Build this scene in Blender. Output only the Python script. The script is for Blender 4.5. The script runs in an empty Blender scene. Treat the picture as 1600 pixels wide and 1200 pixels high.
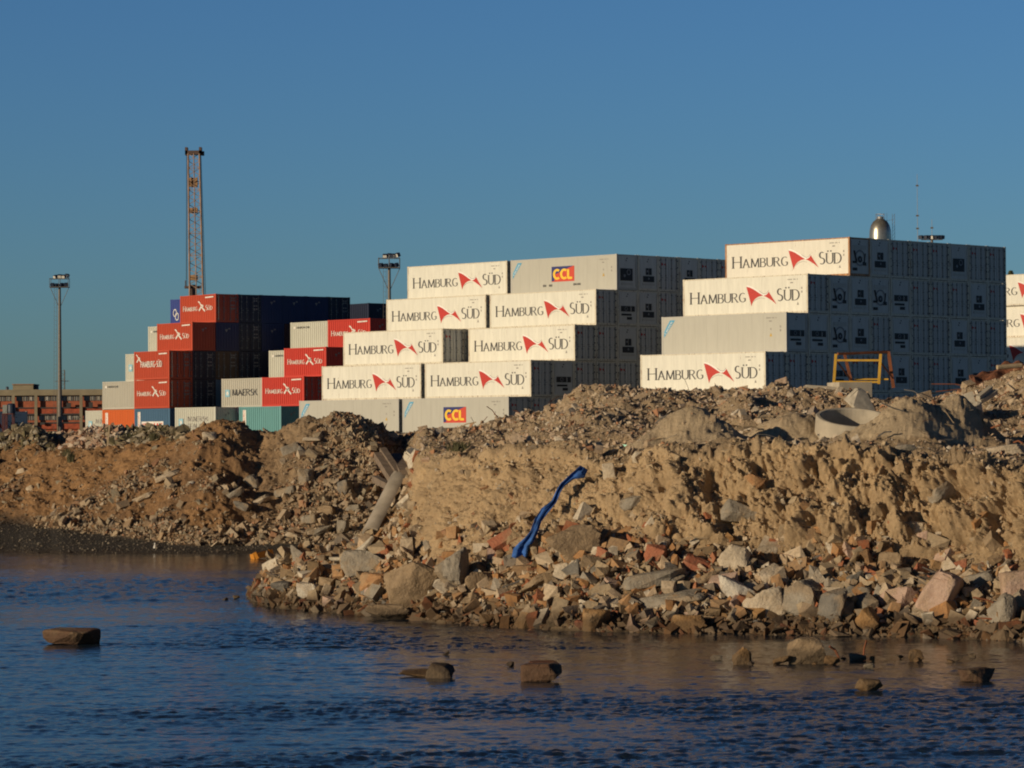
import bpy, math, random
import numpy as np
from mathutils import Vector, Matrix

# ---------------------------------------------------------------- camera, sky, sun, exposure
SC = bpy.context.scene
COL = SC.collection
F = 5200.0; CX, CY = 800.0, 600.0; PITCH = 0.018455; ROLL = -0.0058; CAMZ = 3.2; GZ = 4.13
cam = bpy.data.objects.new('camera', bpy.data.cameras.new('camera')); COL.objects.link(cam)
cam.location = (0, 0, CAMZ)
cam.rotation_euler = (Matrix.Rotation(math.pi/2 + PITCH, 3, 'X') @ Matrix.Rotation(ROLL, 3, 'Z')).to_euler()
cam.data.lens = 36*F/1600; cam.data.sensor_width = 36; cam.data.sensor_fit = 'HORIZONTAL'
cam.data.clip_start = 0.5; cam.data.clip_end = 6000
SC.camera = cam
SUN_AZ = math.atan2(-0.575, -0.82); SUN_EL = math.radians(11)
sd = Vector((math.cos(SUN_EL)*math.cos(SUN_AZ), math.cos(SUN_EL)*math.sin(SUN_AZ), math.sin(SUN_EL)))
W = bpy.data.worlds.new('World'); SC.world = W; W.use_nodes = True
nt = W.node_tree; nt.nodes.clear()
out = nt.nodes.new('ShaderNodeOutputWorld'); bg = nt.nodes.new('ShaderNodeBackground')
sky = nt.nodes.new('ShaderNodeTexSky'); sky.sky_type = 'NISHITA'; sky.sun_disc = False
sky.sun_elevation = SUN_EL; sky.sun_rotation = math.pi/2 - SUN_AZ
sky.air_density = 1.0; sky.dust_density = 0.3; sky.ozone_density = 2.5
hs = nt.nodes.new('ShaderNodeMix'); hs.data_type = 'RGBA'; hs.blend_type = 'MULTIPLY'; hs.inputs[0].default_value = 1
hs.inputs[7].default_value = (0.40, 0.69, 1.12, 1)
nt.links.new(sky.outputs[0], hs.inputs[6])
tcw = nt.nodes.new('ShaderNodeTexCoord'); sxw = nt.nodes.new('ShaderNodeSeparateXYZ'); rmp = nt.nodes.new('ShaderNodeValToRGB')   # sky deepens towards the zenith
e = rmp.color_ramp.elements; e[0].position = .16; e[0].color = (1, 1, 1, 1); e[1].position = .6; e[1].color = (0.07, .08, .11, 1); e.new(.32).color = (.30, .31, .36, 1)
h2 = nt.nodes.new('ShaderNodeMix'); h2.data_type = 'RGBA'; h2.blend_type = 'MULTIPLY'; h2.inputs[0].default_value = 1
nt.links.new(tcw.outputs['Generated'], sxw.inputs[0]); nt.links.new(sxw.outputs[2], rmp.inputs[0]); nt.links.new(hs.outputs[2], h2.inputs[6]); nt.links.new(rmp.outputs[0], h2.inputs[7]); nt.links.new(h2.outputs[2], bg.inputs[0])
bg.inputs[1].default_value = 0.072
nt.links.new(bg.outputs[0], out.inputs[0])
sun = bpy.data.objects.new('sun', bpy.data.lights.new('sun', 'SUN')); COL.objects.link(sun)
sun.data.energy = 3.55; sun.data.angle = math.radians(0.5); sun.data.color = (1.0, 0.80, 0.54)
sun.rotation_euler = sd.to_track_quat('Z', 'Y').to_euler()
SC.view_settings.view_transform = 'Standard'; SC.view_settings.look = 'None'
SC.view_settings.exposure = 0.0; SC.view_settings.gamma = 1
SC.render.engine = 'CYCLES'
SC.cycles.filter_width = 2.0; SC.cycles.max_bounces = 5; SC.cycles.diffuse_bounces = 3; SC.cycles.glossy_bounces = 3

R = random.Random(7); RN = np.random.RandomState(11)

# ---------------------------------------------------------------- helpers
def hor(px): return 696 - (px - 800)*0.0058
def at(px, py, D):                     # world point seen at that pixel of the photo, at depth D
    u, w = px - CX, py - CY
    cr, sr = math.cos(ROLL), math.sin(ROLL)
    u, w = u*cr + w*sr, -u*sr + w*cr
    c, s = math.cos(PITCH), math.sin(PITCH)
    d = Vector((u/F, c + (w/F)*s, s - (w/F)*c))
    return Vector((0, 0, CAMZ)) + d*(D/d.y)

class MB:
    def __init__(s): s.v = []; s.f = []; s.m = []
    def add(s, vs, fs, m=0):
        b = len(s.v); s.v += [tuple(v) for v in vs]; s.f += [tuple(b+i for i in f) for f in fs]; s.m += [m]*len(fs); return s
    def box(s, x0, x1, y0, y1, z0, z1, m=0):
        return s.add([(x0,y0,z0),(x1,y0,z0),(x1,y1,z0),(x0,y1,z0),(x0,y0,z1),(x1,y0,z1),(x1,y1,z1),(x0,y1,z1)],
                     [(0,3,2,1),(4,5,6,7),(0,1,5,4),(1,2,6,5),(2,3,7,6),(3,0,4,7)], m)
    def tube(s, p, q, r, n=6, m=0, r2=None, caps=True):
        p, q = Vector(p), Vector(q); d = (q-p).normalized()
        a = d.orthogonal().normalized(); b = d.cross(a); r2 = r if r2 is None else r2
        vs = [p + (a*math.cos(2*math.pi*i/n) + b*math.sin(2*math.pi*i/n))*r for i in range(n)]
        vs += [q + (a*math.cos(2*math.pi*i/n) + b*math.sin(2*math.pi*i/n))*r2 for i in range(n)]
        fs = [(i, (i+1) % n, n+(i+1) % n, n+i) for i in range(n)]
        if caps: fs += [tuple(range(n-1, -1, -1)), tuple(range(n, 2*n))]
        return s.add(vs, fs, m)
    def bar(s, p, q, w, h=None, m=0): return s.tube(p, q, w*0.707, 4, m)
    def lathe(s, prof, n=24, m=0, c=(0,0)):
        vs = [(c[0]+r*math.cos(2*math.pi*i/n), c[1]+r*math.sin(2*math.pi*i/n), z) for r, z in prof for i in range(n)]
        fs = [(k*n+i, k*n+(i+1) % n, (k+1)*n+(i+1) % n, (k+1)*n+i) for k in range(len(prof)-1) for i in range(n)]
        return s.add(vs, fs, m)
    def mesh(s, name, mats, smooth=False):
        me = bpy.data.meshes.new(name); me.from_pydata(s.v, [], s.f)
        for m in (mats if isinstance(mats, (list, tuple)) else [mats]): me.materials.append(m)
        me.polygons.foreach_set('material_index', s.m)
        if smooth: me.polygons.foreach_set('use_smooth', [True]*len(s.f))
        me.update(); return me
def put(name, me, parent=None, loc=None, **k):
    o = bpy.data.objects.new(name, me); COL.objects.link(o)
    if parent: o.parent = parent
    if loc is not None: o.location = loc
    for a, b in k.items(): o[a] = b
    return o
def thing(name, label, cat, loc=(0,0,0), rz=0, group=None, me=None):
    o = put(name, me, None, loc); o.rotation_euler = (0,0,rz); o['label'] = label; o['category'] = cat
    if group: o['group'] = group
    return o

# ---------------------------------------------------------------- materials
class NT:
    def __init__(s, name):
        s.mat = bpy.data.materials.new(name); s.mat.use_nodes = True; s.t = s.mat.node_tree; s.t.nodes.clear()
        s.out = s.n('ShaderNodeOutputMaterial'); s.b = s.n('ShaderNodeBsdfPrincipled'); s.l(s.b.outputs[0], s.out.inputs[0])
    def n(s, ty, **k):
        x = s.t.nodes.new(ty)
        for a, b in k.items(): setattr(x, a, b)
        return x
    def l(s, a, b): s.t.links.new(a, b)
    def co(s, kind='Object', scale=(1,1,1), rnd=False):
        c = s.n('ShaderNodeTexCoord'); m = s.n('ShaderNodeMapping'); m.inputs['Scale'].default_value = scale
        s.l(c.outputs[kind], m.inputs[0])
        if rnd:
            oi = s.n('ShaderNodeObjectInfo'); mu = s.n('ShaderNodeMath', operation='MULTIPLY'); mu.inputs[1].default_value = 97
            s.l(oi.outputs['Random'], mu.inputs[0]); s.l(mu.outputs[0], m.inputs['Location'])
        return m.outputs[0]
    def pos(s, scale=(1,1,1)):
        g = s.n('ShaderNodeNewGeometry'); m = s.n('ShaderNodeMapping'); m.inputs['Scale'].default_value = scale
        s.l(g.outputs['Position'], m.inputs[0]); return m.outputs[0]
    def noise(s, co, sc, det=4, rough=.55):
        x = s.n('ShaderNodeTexNoise'); x.inputs['Scale'].default_value = sc; x.inputs['Detail'].default_value = det
        x.inputs['Roughness'].default_value = rough; s.l(co, x.inputs['Vector']); return x.outputs[0]
    def ramp(s, v, stops, interp='LINEAR'):
        x = s.n('ShaderNodeValToRGB'); x.color_ramp.interpolation = interp; e = x.color_ramp.elements
        while len(e) < len(stops): e.new(.5)
        for i, (p, c) in enumerate(stops):
            e[i].position = p; e[i].color = (*c, 1) if isinstance(c, tuple) else (c, c, c, 1)
        s.l(v, x.inputs[0]); return x.outputs[0]
    def mix(s, f, a, b, mode='MIX'):
        x = s.n('ShaderNodeMix', data_type='RGBA', blend_type=mode)
        for v, i in ((f, 0), (a, 6), (b, 7)):
            if isinstance(v, (int, float)): x.inputs[i].default_value = v
            elif isinstance(v, tuple): x.inputs[i].default_value = (*v, 1)
            else: s.l(v, x.inputs[i])
        return x.outputs[2]
    def bump(s, v, st=.3, dist=.02, nrm=None):
        x = s.n('ShaderNodeBump'); x.inputs['Strength'].default_value = st; x.inputs['Distance'].default_value = dist
        s.l(v, x.inputs['Height']); 
        if nrm: s.l(nrm, x.inputs['Normal'])
        s.l(x.outputs[0], s.b.inputs['Normal']); return x.outputs[0]
    def col(s, v):
        if isinstance(v, tuple): s.b.inputs['Base Color'].default_value = (*v, 1)
        else: s.l(v, s.b.inputs['Base Color'])
        return s
    def rough(s, v, metal=0): s.b.inputs['Roughness'].default_value = v; s.b.inputs['Metallic'].default_value = metal; return s
_mc = {}
def paint(name, c, rust=.15, dirt=.25, rough=.5, seams=False):
    if name in _mc: return _mc[name]
    n = NT(name); co = n.co('Object', (1,1,1), True); st = n.co('Object', (2.2,2.2,.25), True)
    a = n.ramp(n.noise(st, 2.0, 5), [(.35, 0.0), (.75, 1.0)])
    dm = n.n('ShaderNodeMath', operation='MULTIPLY'); n.l(a, dm.inputs[0]); dm.inputs[1].default_value = dirt
    base = n.mix(dm.outputs[0], c, tuple(x*.62 for x in c))
    oi = n.n('ShaderNodeObjectInfo')
    base = n.mix(n.ramp(oi.outputs['Random'], [(0, .0), (1, .22)]), base, tuple(x*.82+.01 for x in c))
    big = n.noise(co, .5, 3); base = n.mix(n.ramp(big, [(.4, 0.0), (.7, .18)]), base, tuple(x*.8 for x in c))
    rn = n.noise(st, 5.0, 8, .7); rm = n.ramp(rn, [(.74-rust*.6, 0.0), (.80-rust*.5, .85)])
    base = n.mix(rm, base, (.16, .055, .02))
    n.col(base); n.rough(rough)
    h = n.noise(co, 1.3, 3)
    if seams:
        w = n.n('ShaderNodeTexWave', wave_type='BANDS', bands_direction='X', wave_profile='SAW'); w.inputs['Scale'].default_value = .55
        n.l(n.co('Object'), w.inputs[0]); ww = n.ramp(w.outputs[0], [(0, 0.0), (.06, 1.0), (.94, 1.0), (1, 0.0)])
        h = n.mix(.5, h, ww)
    n.bump(h, .5, .012)
    _mc[name] = n.mat; return n.mat
def simple(name, c, rough=.7, metal=0, var=.25, sc=8, bump=.0):
    if name in _mc: return _mc[name]
    n = NT(name); k = n.noise(n.co('Object', (1,1,1), True), sc, 5)
    n.col(n.mix(n.ramp(k, [(.3, 0.0), (.7, 1.0)]), tuple(x*(1-var) for x in c), tuple(min(1, x*(1+var)) for x in c))); n.rough(rough, metal)
    if bump: n.bump(k, .6, bump)
    _mc[name] = n.mat; return n.mat
def rockmat(name, c1, c2, wet=True, sc=6):
    if name in _mc: return _mc[name]
    n = NT(name); p = n.pos()
    k = n.noise(p, sc, 8, .65)
    b = n.mix(n.ramp(k, [(.32, 0.0), (.68, 1.0)]), c1, c2)
    d = n.noise(p, 2.3, 4); b = n.mix(n.ramp(d, [(.5, 0.0), (.62, .55)]), b, (.34, .24, .14))
    sp = n.noise(p, 45, 3); b = n.mix(n.ramp(sp, [(.3, .35), (.45, 0.0)]), b, (.06, .05, .04))
    if wet:
        g = n.n('ShaderNodeNewGeometry'); sx = n.n('ShaderNodeSeparateXYZ'); n.l(g.outputs['Position'], sx.inputs[0])
        wn = n.n('ShaderNodeMath', operation='MULTIPLY_ADD'); n.l(n.noise(p, 3, 3), wn.inputs[0]); wn.inputs[1].default_value = -.35; n.l(sx.outputs[2], wn.inputs[2])
        wf = n.ramp(wn.outputs[0], [(0.0, .62), (.12, 0.0)]); b = n.mix(wf, b, (.035, .024, .014))
    n.col(b); n.rough(.85); n.bump(n.mix(.5, k, n.noise(p, 25, 5)), .9, .05)
    _mc[name] = n.mat; return n.mat

# ---------------------------------------------------------------- numpy noise
def hsh(ix, iy, iz, seed):
    h = (ix.astype(np.int64)*374761393 + iy.astype(np.int64)*668265263 + iz.astype(np.int64)*2147483647 + seed*974711) & 0xffffffff
    h = ((h ^ (h >> 13))*1274126177) & 0xffffffff
    return ((h ^ (h >> 16)) & 0xffff)/65535.0
def vn(x, y, z, seed=0):
    ix, iy, iz = np.floor(x), np.floor(y), np.floor(z); fx, fy, fz = x-ix, y-iy, z-iz
    fx, fy, fz = fx*fx*(3-2*fx), fy*fy*(3-2*fy), fz*fz*(3-2*fz); r = 0
    for a in (0, 1):
        for b in (0, 1):
            for c in (0, 1):
                r = r + (fx if a else 1-fx)*(fy if b else 1-fy)*(fz if c else 1-fz)*hsh(ix+a, iy+b, iz+c, seed)
    return r*2-1
def fbm(x, y, z, o=4, seed=0, g=.5):
    r = 0; a = 1
    for i in range(o): r = r + a*vn(x, y, z, seed+i); x, y, z = x*2.03, y*2.03, z*2.03; a *= g
    return r
def sstep(a, b, x): t = np.clip((x-a)/(b-a), 0, 1); return t*t*(3-2*t)

# ---------------------------------------------------------------- the shore: one height field
# columns: px of the photo -> knots (depth, height); heights given as ('y', pixel row) or plain metres
def zy(px, py, D): return CAMZ + (hor(px)-py)*D/F
def col_right(px, ys, ya, ye, yp, yr, yr2=None):
    Ds = CAMZ*F/(ys-hor(px)); k = [(Ds-5, -1.5), (Ds, 0.0)]
    q_ = min(1, max(0, (px-860)/180)); Da, De, Dp, Dr = Ds+3.3, Ds+6.2-1.5*q_, Ds+15, Ds+24
    k += [(Da, zy(px, ya, Da)), (De, zy(px, ye, De)), (Dp, zy(px, yp, Dp)), (Dr, zy(px, yr, Dr)), (Dr+5, 3.7), (100, 3.7), (103, 3.7), (111, 3.7), (116, 3.7), (130, 3.72), (150, 3.76)]
    return px, k
def col_left(px, near, yw, yfoot, y1, y2, yb=None):
    Dw = min(CAMZ*F/(yw-hor(px)), 100.4 if px > 240 else 102.5); Df = Dw+min(7.0, max(1.5, (yw-yfoot)/7.0))
    k = list(near) + [(Dw-3, -.5 if zy(px, yw, Dw) < .15 else zy(px, yw, Dw)-.1), (Dw, max(0.0, zy(px, yw, Dw))), (Df, zy(px, yfoot, Df)), (Df+8, zy(px, y1, Df+8)), (Df+13, zy(px, y2, Df+13)), (Df+20, 3.62), (150, 3.76)]
    return px, k
UW = [(66, -1.5), (70, -1.3), (73, -1.2), (76, -1.2), (79, -1.2), (84, -1.5)]
def nr(px, ys, Dc, yc, v1, v2):
    Ds = CAMZ*F/(ys-hor(px)); zc = zy(px, yc, Dc)
    return [(Ds-5, -1.5), (Ds, 0.0), (Ds+(Dc-Ds)*.5, zc*.55), (Dc, zc), (Dc+4, v1), (max(80, Dc+7), v2)]
COLS = [
 col_left(-600, UW, 850, 800, 705, 690), col_left(-200, UW, 858, 808, 712, 690),
 col_left(0, UW, 863, 814, 714, 684), col_left(30, UW, 863, 818, 710, 673), col_left(55, UW, 864, 822, 708, 669),
 col_left(78, UW, 864, 825, 706, 690), col_left(95, UW, 865, 827, 705, 698), col_left(130, UW, 865, 831, 703, 686),
 col_left(165, UW, 865, 836, 702, 677), col_left(200, UW, 865, 842, 701, 678), col_left(235, UW, 865, 846, 695, 672),
 col_left(270, UW, 865, 850, 684, 676), col_left(305, UW, 865, 853, 669, 680), col_left(345, UW, 865, 853, 666, 680),
 col_left(375, nr(375, 930, 75, 938, -.4, -.6), 864, 852, 666, 680), col_left(400, nr(400, 944, 70.5, 903, -.2, -.5), 863, 850, 679, 690),
 col_left(430, nr(430, 950, 69, 876, .1, -.3), 862, 850, 680, 690), col_left(475, nr(475, 955, 69, 862, .4, -.1), 861, 850, 657, 678),
 col_left(512, nr(512, 958, 69, 856, .5, .1), 860, 850, 658, 676), col_left(550, nr(550, 961, 69, 850, .6, .1), 859, 850, 657, 674),
 col_left(582, nr(582, 963, 69, 833, .9, .6), 852, 842, 664, 678), col_left(617, nr(617, 966, 69, 792, 1.6, 1.3), 835, 815, 684, 684),
 col_left(634, nr(634, 968, 69, 755, 2.1, 1.9), 800, 775, 690, 688),
 col_right(652, 970, 893, 722, 694, 688), col_right(680, 974, 890, 712, 698, 692), col_right(730, 978, 884, 712, 698, 680), col_right(765, 980, 878, 712, 696, 668), col_right(860, 985, 852, 716, 698, 636),
 col_right(905, 987, 853, 718, 700, 602), col_right(940, 988, 856, 722, 702, 590), col_right(975, 988, 857, 718, 701, 594), col_right(1000, 989, 858, 714, 701, 601), col_right(1060, 990, 862, 710, 700, 606),
 col_right(1200, 992, 872, 704, 698, 610), col_right(1290, 994, 866, 706, 697, 622), col_right(1370, 995, 858, 707, 697, 632), col_right(1450, 997, 880, 706, 695, 624),
 col_right(1530, 1000, 888, 712, 692, 590), col_right(1600, 1003, 888, 722, 690, 573), col_right(1800, 1008, 890, 722, 690, 560), col_right(2500, 1020, 890, 725, 690, 560)]
cpx = np.array([c[0] for c in COLS], float); KD = np.array([[k[0] for k in c[1]] for c in COLS]); KZ = np.array([[k[1] for k in c[1]] for c in COLS])
px = np.concatenate([np.arange(-600, -60, 12), np.arange(-60, 1660, 1.7), np.arange(1660, 2500, 14)])
DD = np.concatenate([np.arange(44, 52, .5), np.arange(52, 76, .06), np.arange(76, 100, .11), np.arange(100, 122, .09), np.arange(122, 152, 1.5), [155, 160]])
DX = np.array([np.interp(px, cpx, KD[:, i]) for i in range(KD.shape[1])]).T; ZX = np.array([np.interp(px, cpx, KZ[:, i]) for i in range(KD.shape[1])]).T
T = np.concatenate([np.linspace(k, k+1, n, endpoint=False) for k, n in enumerate((8, 100, 135, 90, 120, 14, 10, 60, 130, 80, 30, 26))]+[[12.0]])   # rows follow the profile: dense on the steep parts
Z = np.zeros((len(px), len(T))); YY = np.zeros_like(Z); S = np.repeat(T[None, :], len(px), 0)
for i in range(len(px)): YY[i] = np.interp(T, np.arange(13), DX[i]); Z[i] = np.interp(T, np.arange(13), ZX[i])
XX = (px[:, None]-800)/F*YY; PX = np.repeat(px[:, None], len(T), 1)
def blur(a, r, ax):
    k = np.hanning(2*r+3)[1:-1]; k /= k.sum(); return np.apply_along_axis(lambda v: np.convolve(np.pad(v, r, mode='edge'), k, 'valid'), ax, a)
Z = blur(blur(Z, 5, 1), 4, 0); Zbase = Z.copy()
def pk(S, c, w): return np.clip(1-np.abs(S-c)/w, 0, 1)
right = sstep(630, 660, PX)
face = right*sstep(1.9, 2.3, S)*(1-sstep(2.9, 3.15, S))                # steep near bank
apron = sstep(.9, 1.1, S)*(1-sstep(1.9, 2.2, S))*sstep(370, 420, PX)
leftb = (1-right)*sstep(7.8, 8.2, S)*(1-sstep(10.5, 11, S))
ridge = right*sstep(3.9, 4.4, S)*(1-sstep(5.3, 6, S))
plat = right*sstep(2.9, 3.1, S)*(1-sstep(3.9, 4.2, S))
nearleft = (1-right)*sstep(1, 1.3, S)*(1-sstep(3.2, 4, S))*sstep(380, 440, PX)
n1 = fbm(XX*.55, YY*.55, 0*XX, 4, 3); n2 = fbm(XX*1.9, YY*1.9, 0*XX, 4, 9); n3 = fbm(XX*6, YY*6, 0*XX, 4, 21, .6)
Z += (.13*n1+.07*n2+.03*n3)*(apron+nearleft*.8) + (.12*n1+.035*n2+.02*n3)*plat + (.20*n1+.10*n2+.035*n3)*ridge + (.14*n1+.09*n2+.03*n3)*leftb
Z += (.17*n1+.08*n2-.09)*np.clip(1-np.abs(S-3.0)/.5, 0, 1)*right
# sand mounds, as built up by a dumper
for mx, mD, h, r in ((1085, 68.5, .88, 1.5), (1238, 70.5, .82, 1.45), (1420, 66.8, .92, 1.65), (1508, 67.6, .72, .95), (338, 111, .22, 1.4), (505, 110, .22, 2.4), (955, 84, .45, .9)):
    x0 = (mx-800)/F*mD; d = np.sqrt((XX-x0)**2+(YY-mD)**2); a = np.arctan2(YY-mD, XX-x0)
    q = np.clip(1-d/(r*(1.12+.10*np.sin(3*a+mx)+.05*n2)), 0, 1); Z += h*(q*q*(3-2*q)*.8+q*.2) + .015*n3*q
# rubble-bank gullies on the far slope
gu = np.sin(XX*1.4+YY*.9+1.5*n1); Z += -.10*sstep(.3, 1, gu)*leftb*sstep(8.2, 8.6, S)*(1-sstep(9, 9.6, S))
P = np.stack([XX, YY, Z], -1); PB = np.stack([XX, YY, blur(blur(Zbase+.10*n1, 22, 1), 14, 0)], -1)
gx = np.gradient(PB, axis=0); gy = np.gradient(PB, axis=1); N = np.cross(gx, gy); N /= np.linalg.norm(N, axis=-1, keepdims=True)
# clods, hollows and overhangs of the cut bank: displacement along the surface normal
c1 = fbm(XX*1.1, YY*1.1, Z*1.0, 3, 40); c2 = fbm(XX*2.6+Z*.8, YY*2.6, Z*2.2, 3, 50); c3 = fbm(XX*8, YY*8, Z*7, 4, 60, .6)
hol = -np.clip(-fbm(XX*1.9+9, YY*1.9, Z*1.7, 3, 77)-.3, 0, .5)*(.5+.8*sstep(980, 1150, PX))
rough_r = .55+.5*sstep(1020, 1200, PX)
disp = face*rough_r*(.20*c1+.26*(np.abs(c2)-.3)+.14*np.abs(c3)+.45*hol) + leftb*(.05*c2+.03*c3) + (plat+ridge+apron)*.02*c3
lr = np.random.RandomState(31)
for i in range(150):
    lpx = lr.uniform(660, 1640) if i < 40 else lr.uniform(1010, 1640); lt = lr.uniform(2.1, 2.95); r0 = lr.uniform(.10, .34); h0 = lr.choice([-1, 1])*r0*lr.uniform(.35, .7); ci = int(np.argmin(np.abs(px-lpx))); cj = int(np.argmin(np.abs(S[ci]-lt))); cx_, cy_, cz_ = P[ci, cj]
    a, b = max(ci-60, 0), ci+60; c_, d_ = max(cj-60, 0), cj+60
    q = (XX[a:b, c_:d_]-cx_)**2+((YY[a:b, c_:d_]-cy_)**2+(Z[a:b, c_:d_]-cz_)**2)*lr.uniform(.6, 1.6); q = q*(1+.5*c2[a:b, c_:d_]); disp[a:b, c_:d_] += h0*np.clip(1-q/r0**2, 0, 1)**.6*np.clip(face[a:b, c_:d_]*1.5, 0, 1)
P = P + N*disp[..., None]
Zf = P[..., 2]
def grid_mesh(P, name, keep=None):
    n, m = P.shape[:2]; idx = np.arange(n*m).reshape(n, m)
    q = np.stack([idx[:-1, :-1], idx[1:, :-1], idx[1:, 1:], idx[:-1, 1:]], -1).reshape(-1, 4)
    if keep is not None: q = q[keep[:-1, :-1].reshape(-1)]
    me = bpy.data.meshes.new(name); me.vertices.add(n*m); me.vertices.foreach_set('co', P.reshape(-1).astype(np.float32))
    me.loops.add(q.size); me.loops.foreach_set('vertex_index', q.reshape(-1).astype(np.int32))
    me.polygons.add(len(q)); me.polygons.foreach_set('loop_start', np.arange(0, q.size, 4, dtype=np.int32)); me.polygons.foreach_set('loop_total', np.full(len(q), 4, np.int32))
    me.polygons.foreach_set('use_smooth', np.ones(len(q), bool)); me.update(calc_edges=True); return me
def lerp3(a, b, t): return a*(1-t[..., None])+np.array(b)*t[..., None]
TAN = np.array([.54, .395, .24])
C = np.broadcast_to(TAN, P.shape).copy()
C = lerp3(C, (.46, .35, .23), sstep(0, 1, ridge)); C = lerp3(C, (.45, .34, .22), sstep(0, 1, plat)*.8)
mound = ((XX-(1420-800)/F*66.8)**2+(YY-66.8)**2 < 2.3) | ((XX-(1085-800)/F*68.5)**2+(YY-68.5)**2 < 2.2) | ((XX-(1238-800)/F*70.5)**2+(YY-70.5)**2 < 2.2)
C = lerp3(C, (.60, .48, .33), mound*.95)
lb = (1-right)*sstep(6.5, 7.2, S)
C = lerp3(C, (.34, .195, .09), lb); C = lerp3(C, (.26, .155, .08), lb*sstep(-.2, .6, n1)*.8); C = lerp3(C, (.36, .27, .175), lb*sstep(330, 470, PX)*.8)
C = lerp3(C, (.05, .043, .035), lb*(1-sstep(7.9, 8.25, S+.1*n2)))
C = lerp3(C, (.17, .12, .07), apron*.8)
C = lerp3(C, (.05, .035, .022), 1-sstep(-.02, .16, Zf+.04*n2))
C = lerp3(C, (.16, .13, .1), sstep(120, 130, YY))
shore_me = grid_mesh(P, 'shore')
ca = shore_me.color_attributes.new('soil', 'FLOAT_COLOR', 'POINT')
ca.data.foreach_set('color', np.concatenate([C, np.ones(C.shape[:2]+(1,))], -1).reshape(-1).astype(np.float32))
def soilmat():
    n = NT('soil'); a = n.n('ShaderNodeAttribute', attribute_name='soil'); p = n.pos()
    c = n.mix(n.ramp(n.noise(p, .8, 6, .6), [(.3, .0), (.7, 1.0)]), n.mix(1, a.outputs[0], (.78, .76, .74), 'MULTIPLY'), n.mix(1, a.outputs[0], (1.18, 1.16, 1.1), 'MULTIPLY'))
    c = n.mix(n.ramp(n.noise(p, 9, 6, .7), [(.4, 0.0), (.75, .5)]), c, n.mix(1, a.outputs[0], (.6, .55, .5), 'MULTIPLY'))
    v = n.n('ShaderNodeTexVoronoi'); v.inputs['Scale'].default_value = 16; n.l(p, v.inputs[0])
    pick = n.ramp(v.outputs['Color'], [(0, 0.0), (.80, 0.0), (.82, 1.0), (1, 1.0)], 'CONSTANT'); near = n.ramp(v.outputs['Distance'], [(.22, 1.0), (.3, 0.0)])
    mk = n.mix(1, pick, near, 'MULTIPLY'); vc = n.n('ShaderNodeSeparateColor'); n.l(v.outputs['Color'], vc.inputs[0])
    pal = n.ramp(vc.outputs[1], [(0, (.55, .5, .42)), (.3, (.3, .27, .24)), (.55, (.6, .57, .5)), (.7, (.32, .12, .06)), (.85, (.14, .12, .1))], 'CONSTANT')
    c = n.mix(n.mix(1, mk, (.9, .9, .9), 'MULTIPLY'), c, n.mix(.5, pal, a.outputs[0]))
    n.col(c); n.rough(.95)
    b1 = n.bump(n.noise(p, 7, 8, .75), .9, .10); n.bump(n.mix(.5, n.noise(p, 30, 6, .7), mk), .8, .035, b1)
    return n.mat
SOIL = soilmat()
shore_me.materials.append(SOIL); put('ground', shore_me, kind='structure')
# the yard and the land behind it, out to the horizon
g = MB(); g.add([(-3000, 149.5, 3.74), (3000, 149.5, 3.74), (3000, 5000, 3.74), (-3000, 5000, 3.74)], [(0, 1, 2, 3)])
put('yard_ground', g.mesh('yard_ground', simple('yard_concrete', (.16, .15, .13), .9, sc=.3)), kind='structure')
g = MB(); g.box(-140, 160, 229, 560, 3.5, GZ)
put('yard_paving', g.mesh('yard_paving', simple('yard_paving_mat', (.12, .115, .105), .9, sc=.3)), kind='structure')

YA = np.maximum.accumulate(P[..., 1], axis=1)
def U(A_): return np.array([np.interp(DD, YA[i], A_[i]) for i in range(len(px))])
Zf, S, apron, nearleft, ridge, plat, face, right, n1, n2, mound = [U(np.asarray(a_, float)) for a_ in (Zf, S, apron, nearleft, ridge, plat, face, right, n1, n2, mound)]
YY = np.repeat(DD[None, :], len(px), 0); XX = (px[:, None]-800)/F*YY; PX = np.repeat(px[:, None], len(DD), 1)
def ground(x, y):                       # height of the finished surface, bilinear in the fan grid
    x = np.asarray(x, float); y = np.asarray(y, float); p = x/y*F+800
    i = np.clip(np.interp(p, px, np.arange(len(px))), 0, len(px)-1.001); j = np.clip(np.interp(y, DD, np.arange(len(DD))), 0, len(DD)-1.001)
    a, b = i.astype(int), j.astype(int); u, v = i-a, j-b
    return (1-u)*(1-v)*Zf[a, b]+u*(1-v)*Zf[a+1, b]+(1-u)*v*Zf[a, b+1]+u*v*Zf[a+1, b+1]
def field(A, x, y):
    p = x/y*F+800; i = np.clip(np.interp(p, px, np.arange(len(px))).astype(int), 0, len(px)-1); j = np.clip(np.interp(y, DD, np.arange(len(DD))).astype(int), 0, len(DD)-1)
    return A[i, j]
def hit(pxx, pyy, D0=45, D1=135):       # where the ray through that pixel meets the shore (or the water)
    ds = np.arange(D0, D1, .04); a = at(pxx, pyy, 1.0); d = (a-Vector((0, 0, CAMZ)))
    X = d.x*ds; Y = ds; Zr = CAMZ+d.z*ds; G = np.maximum(ground(X, Y), 0.0)
    k = np.nonzero(Zr <= G)[0]
    if len(k) == 0: k = [int(np.argmin(Zr-G))]
    k = k[0]; return Vector((X[k], Y[k], G[k]))

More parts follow.
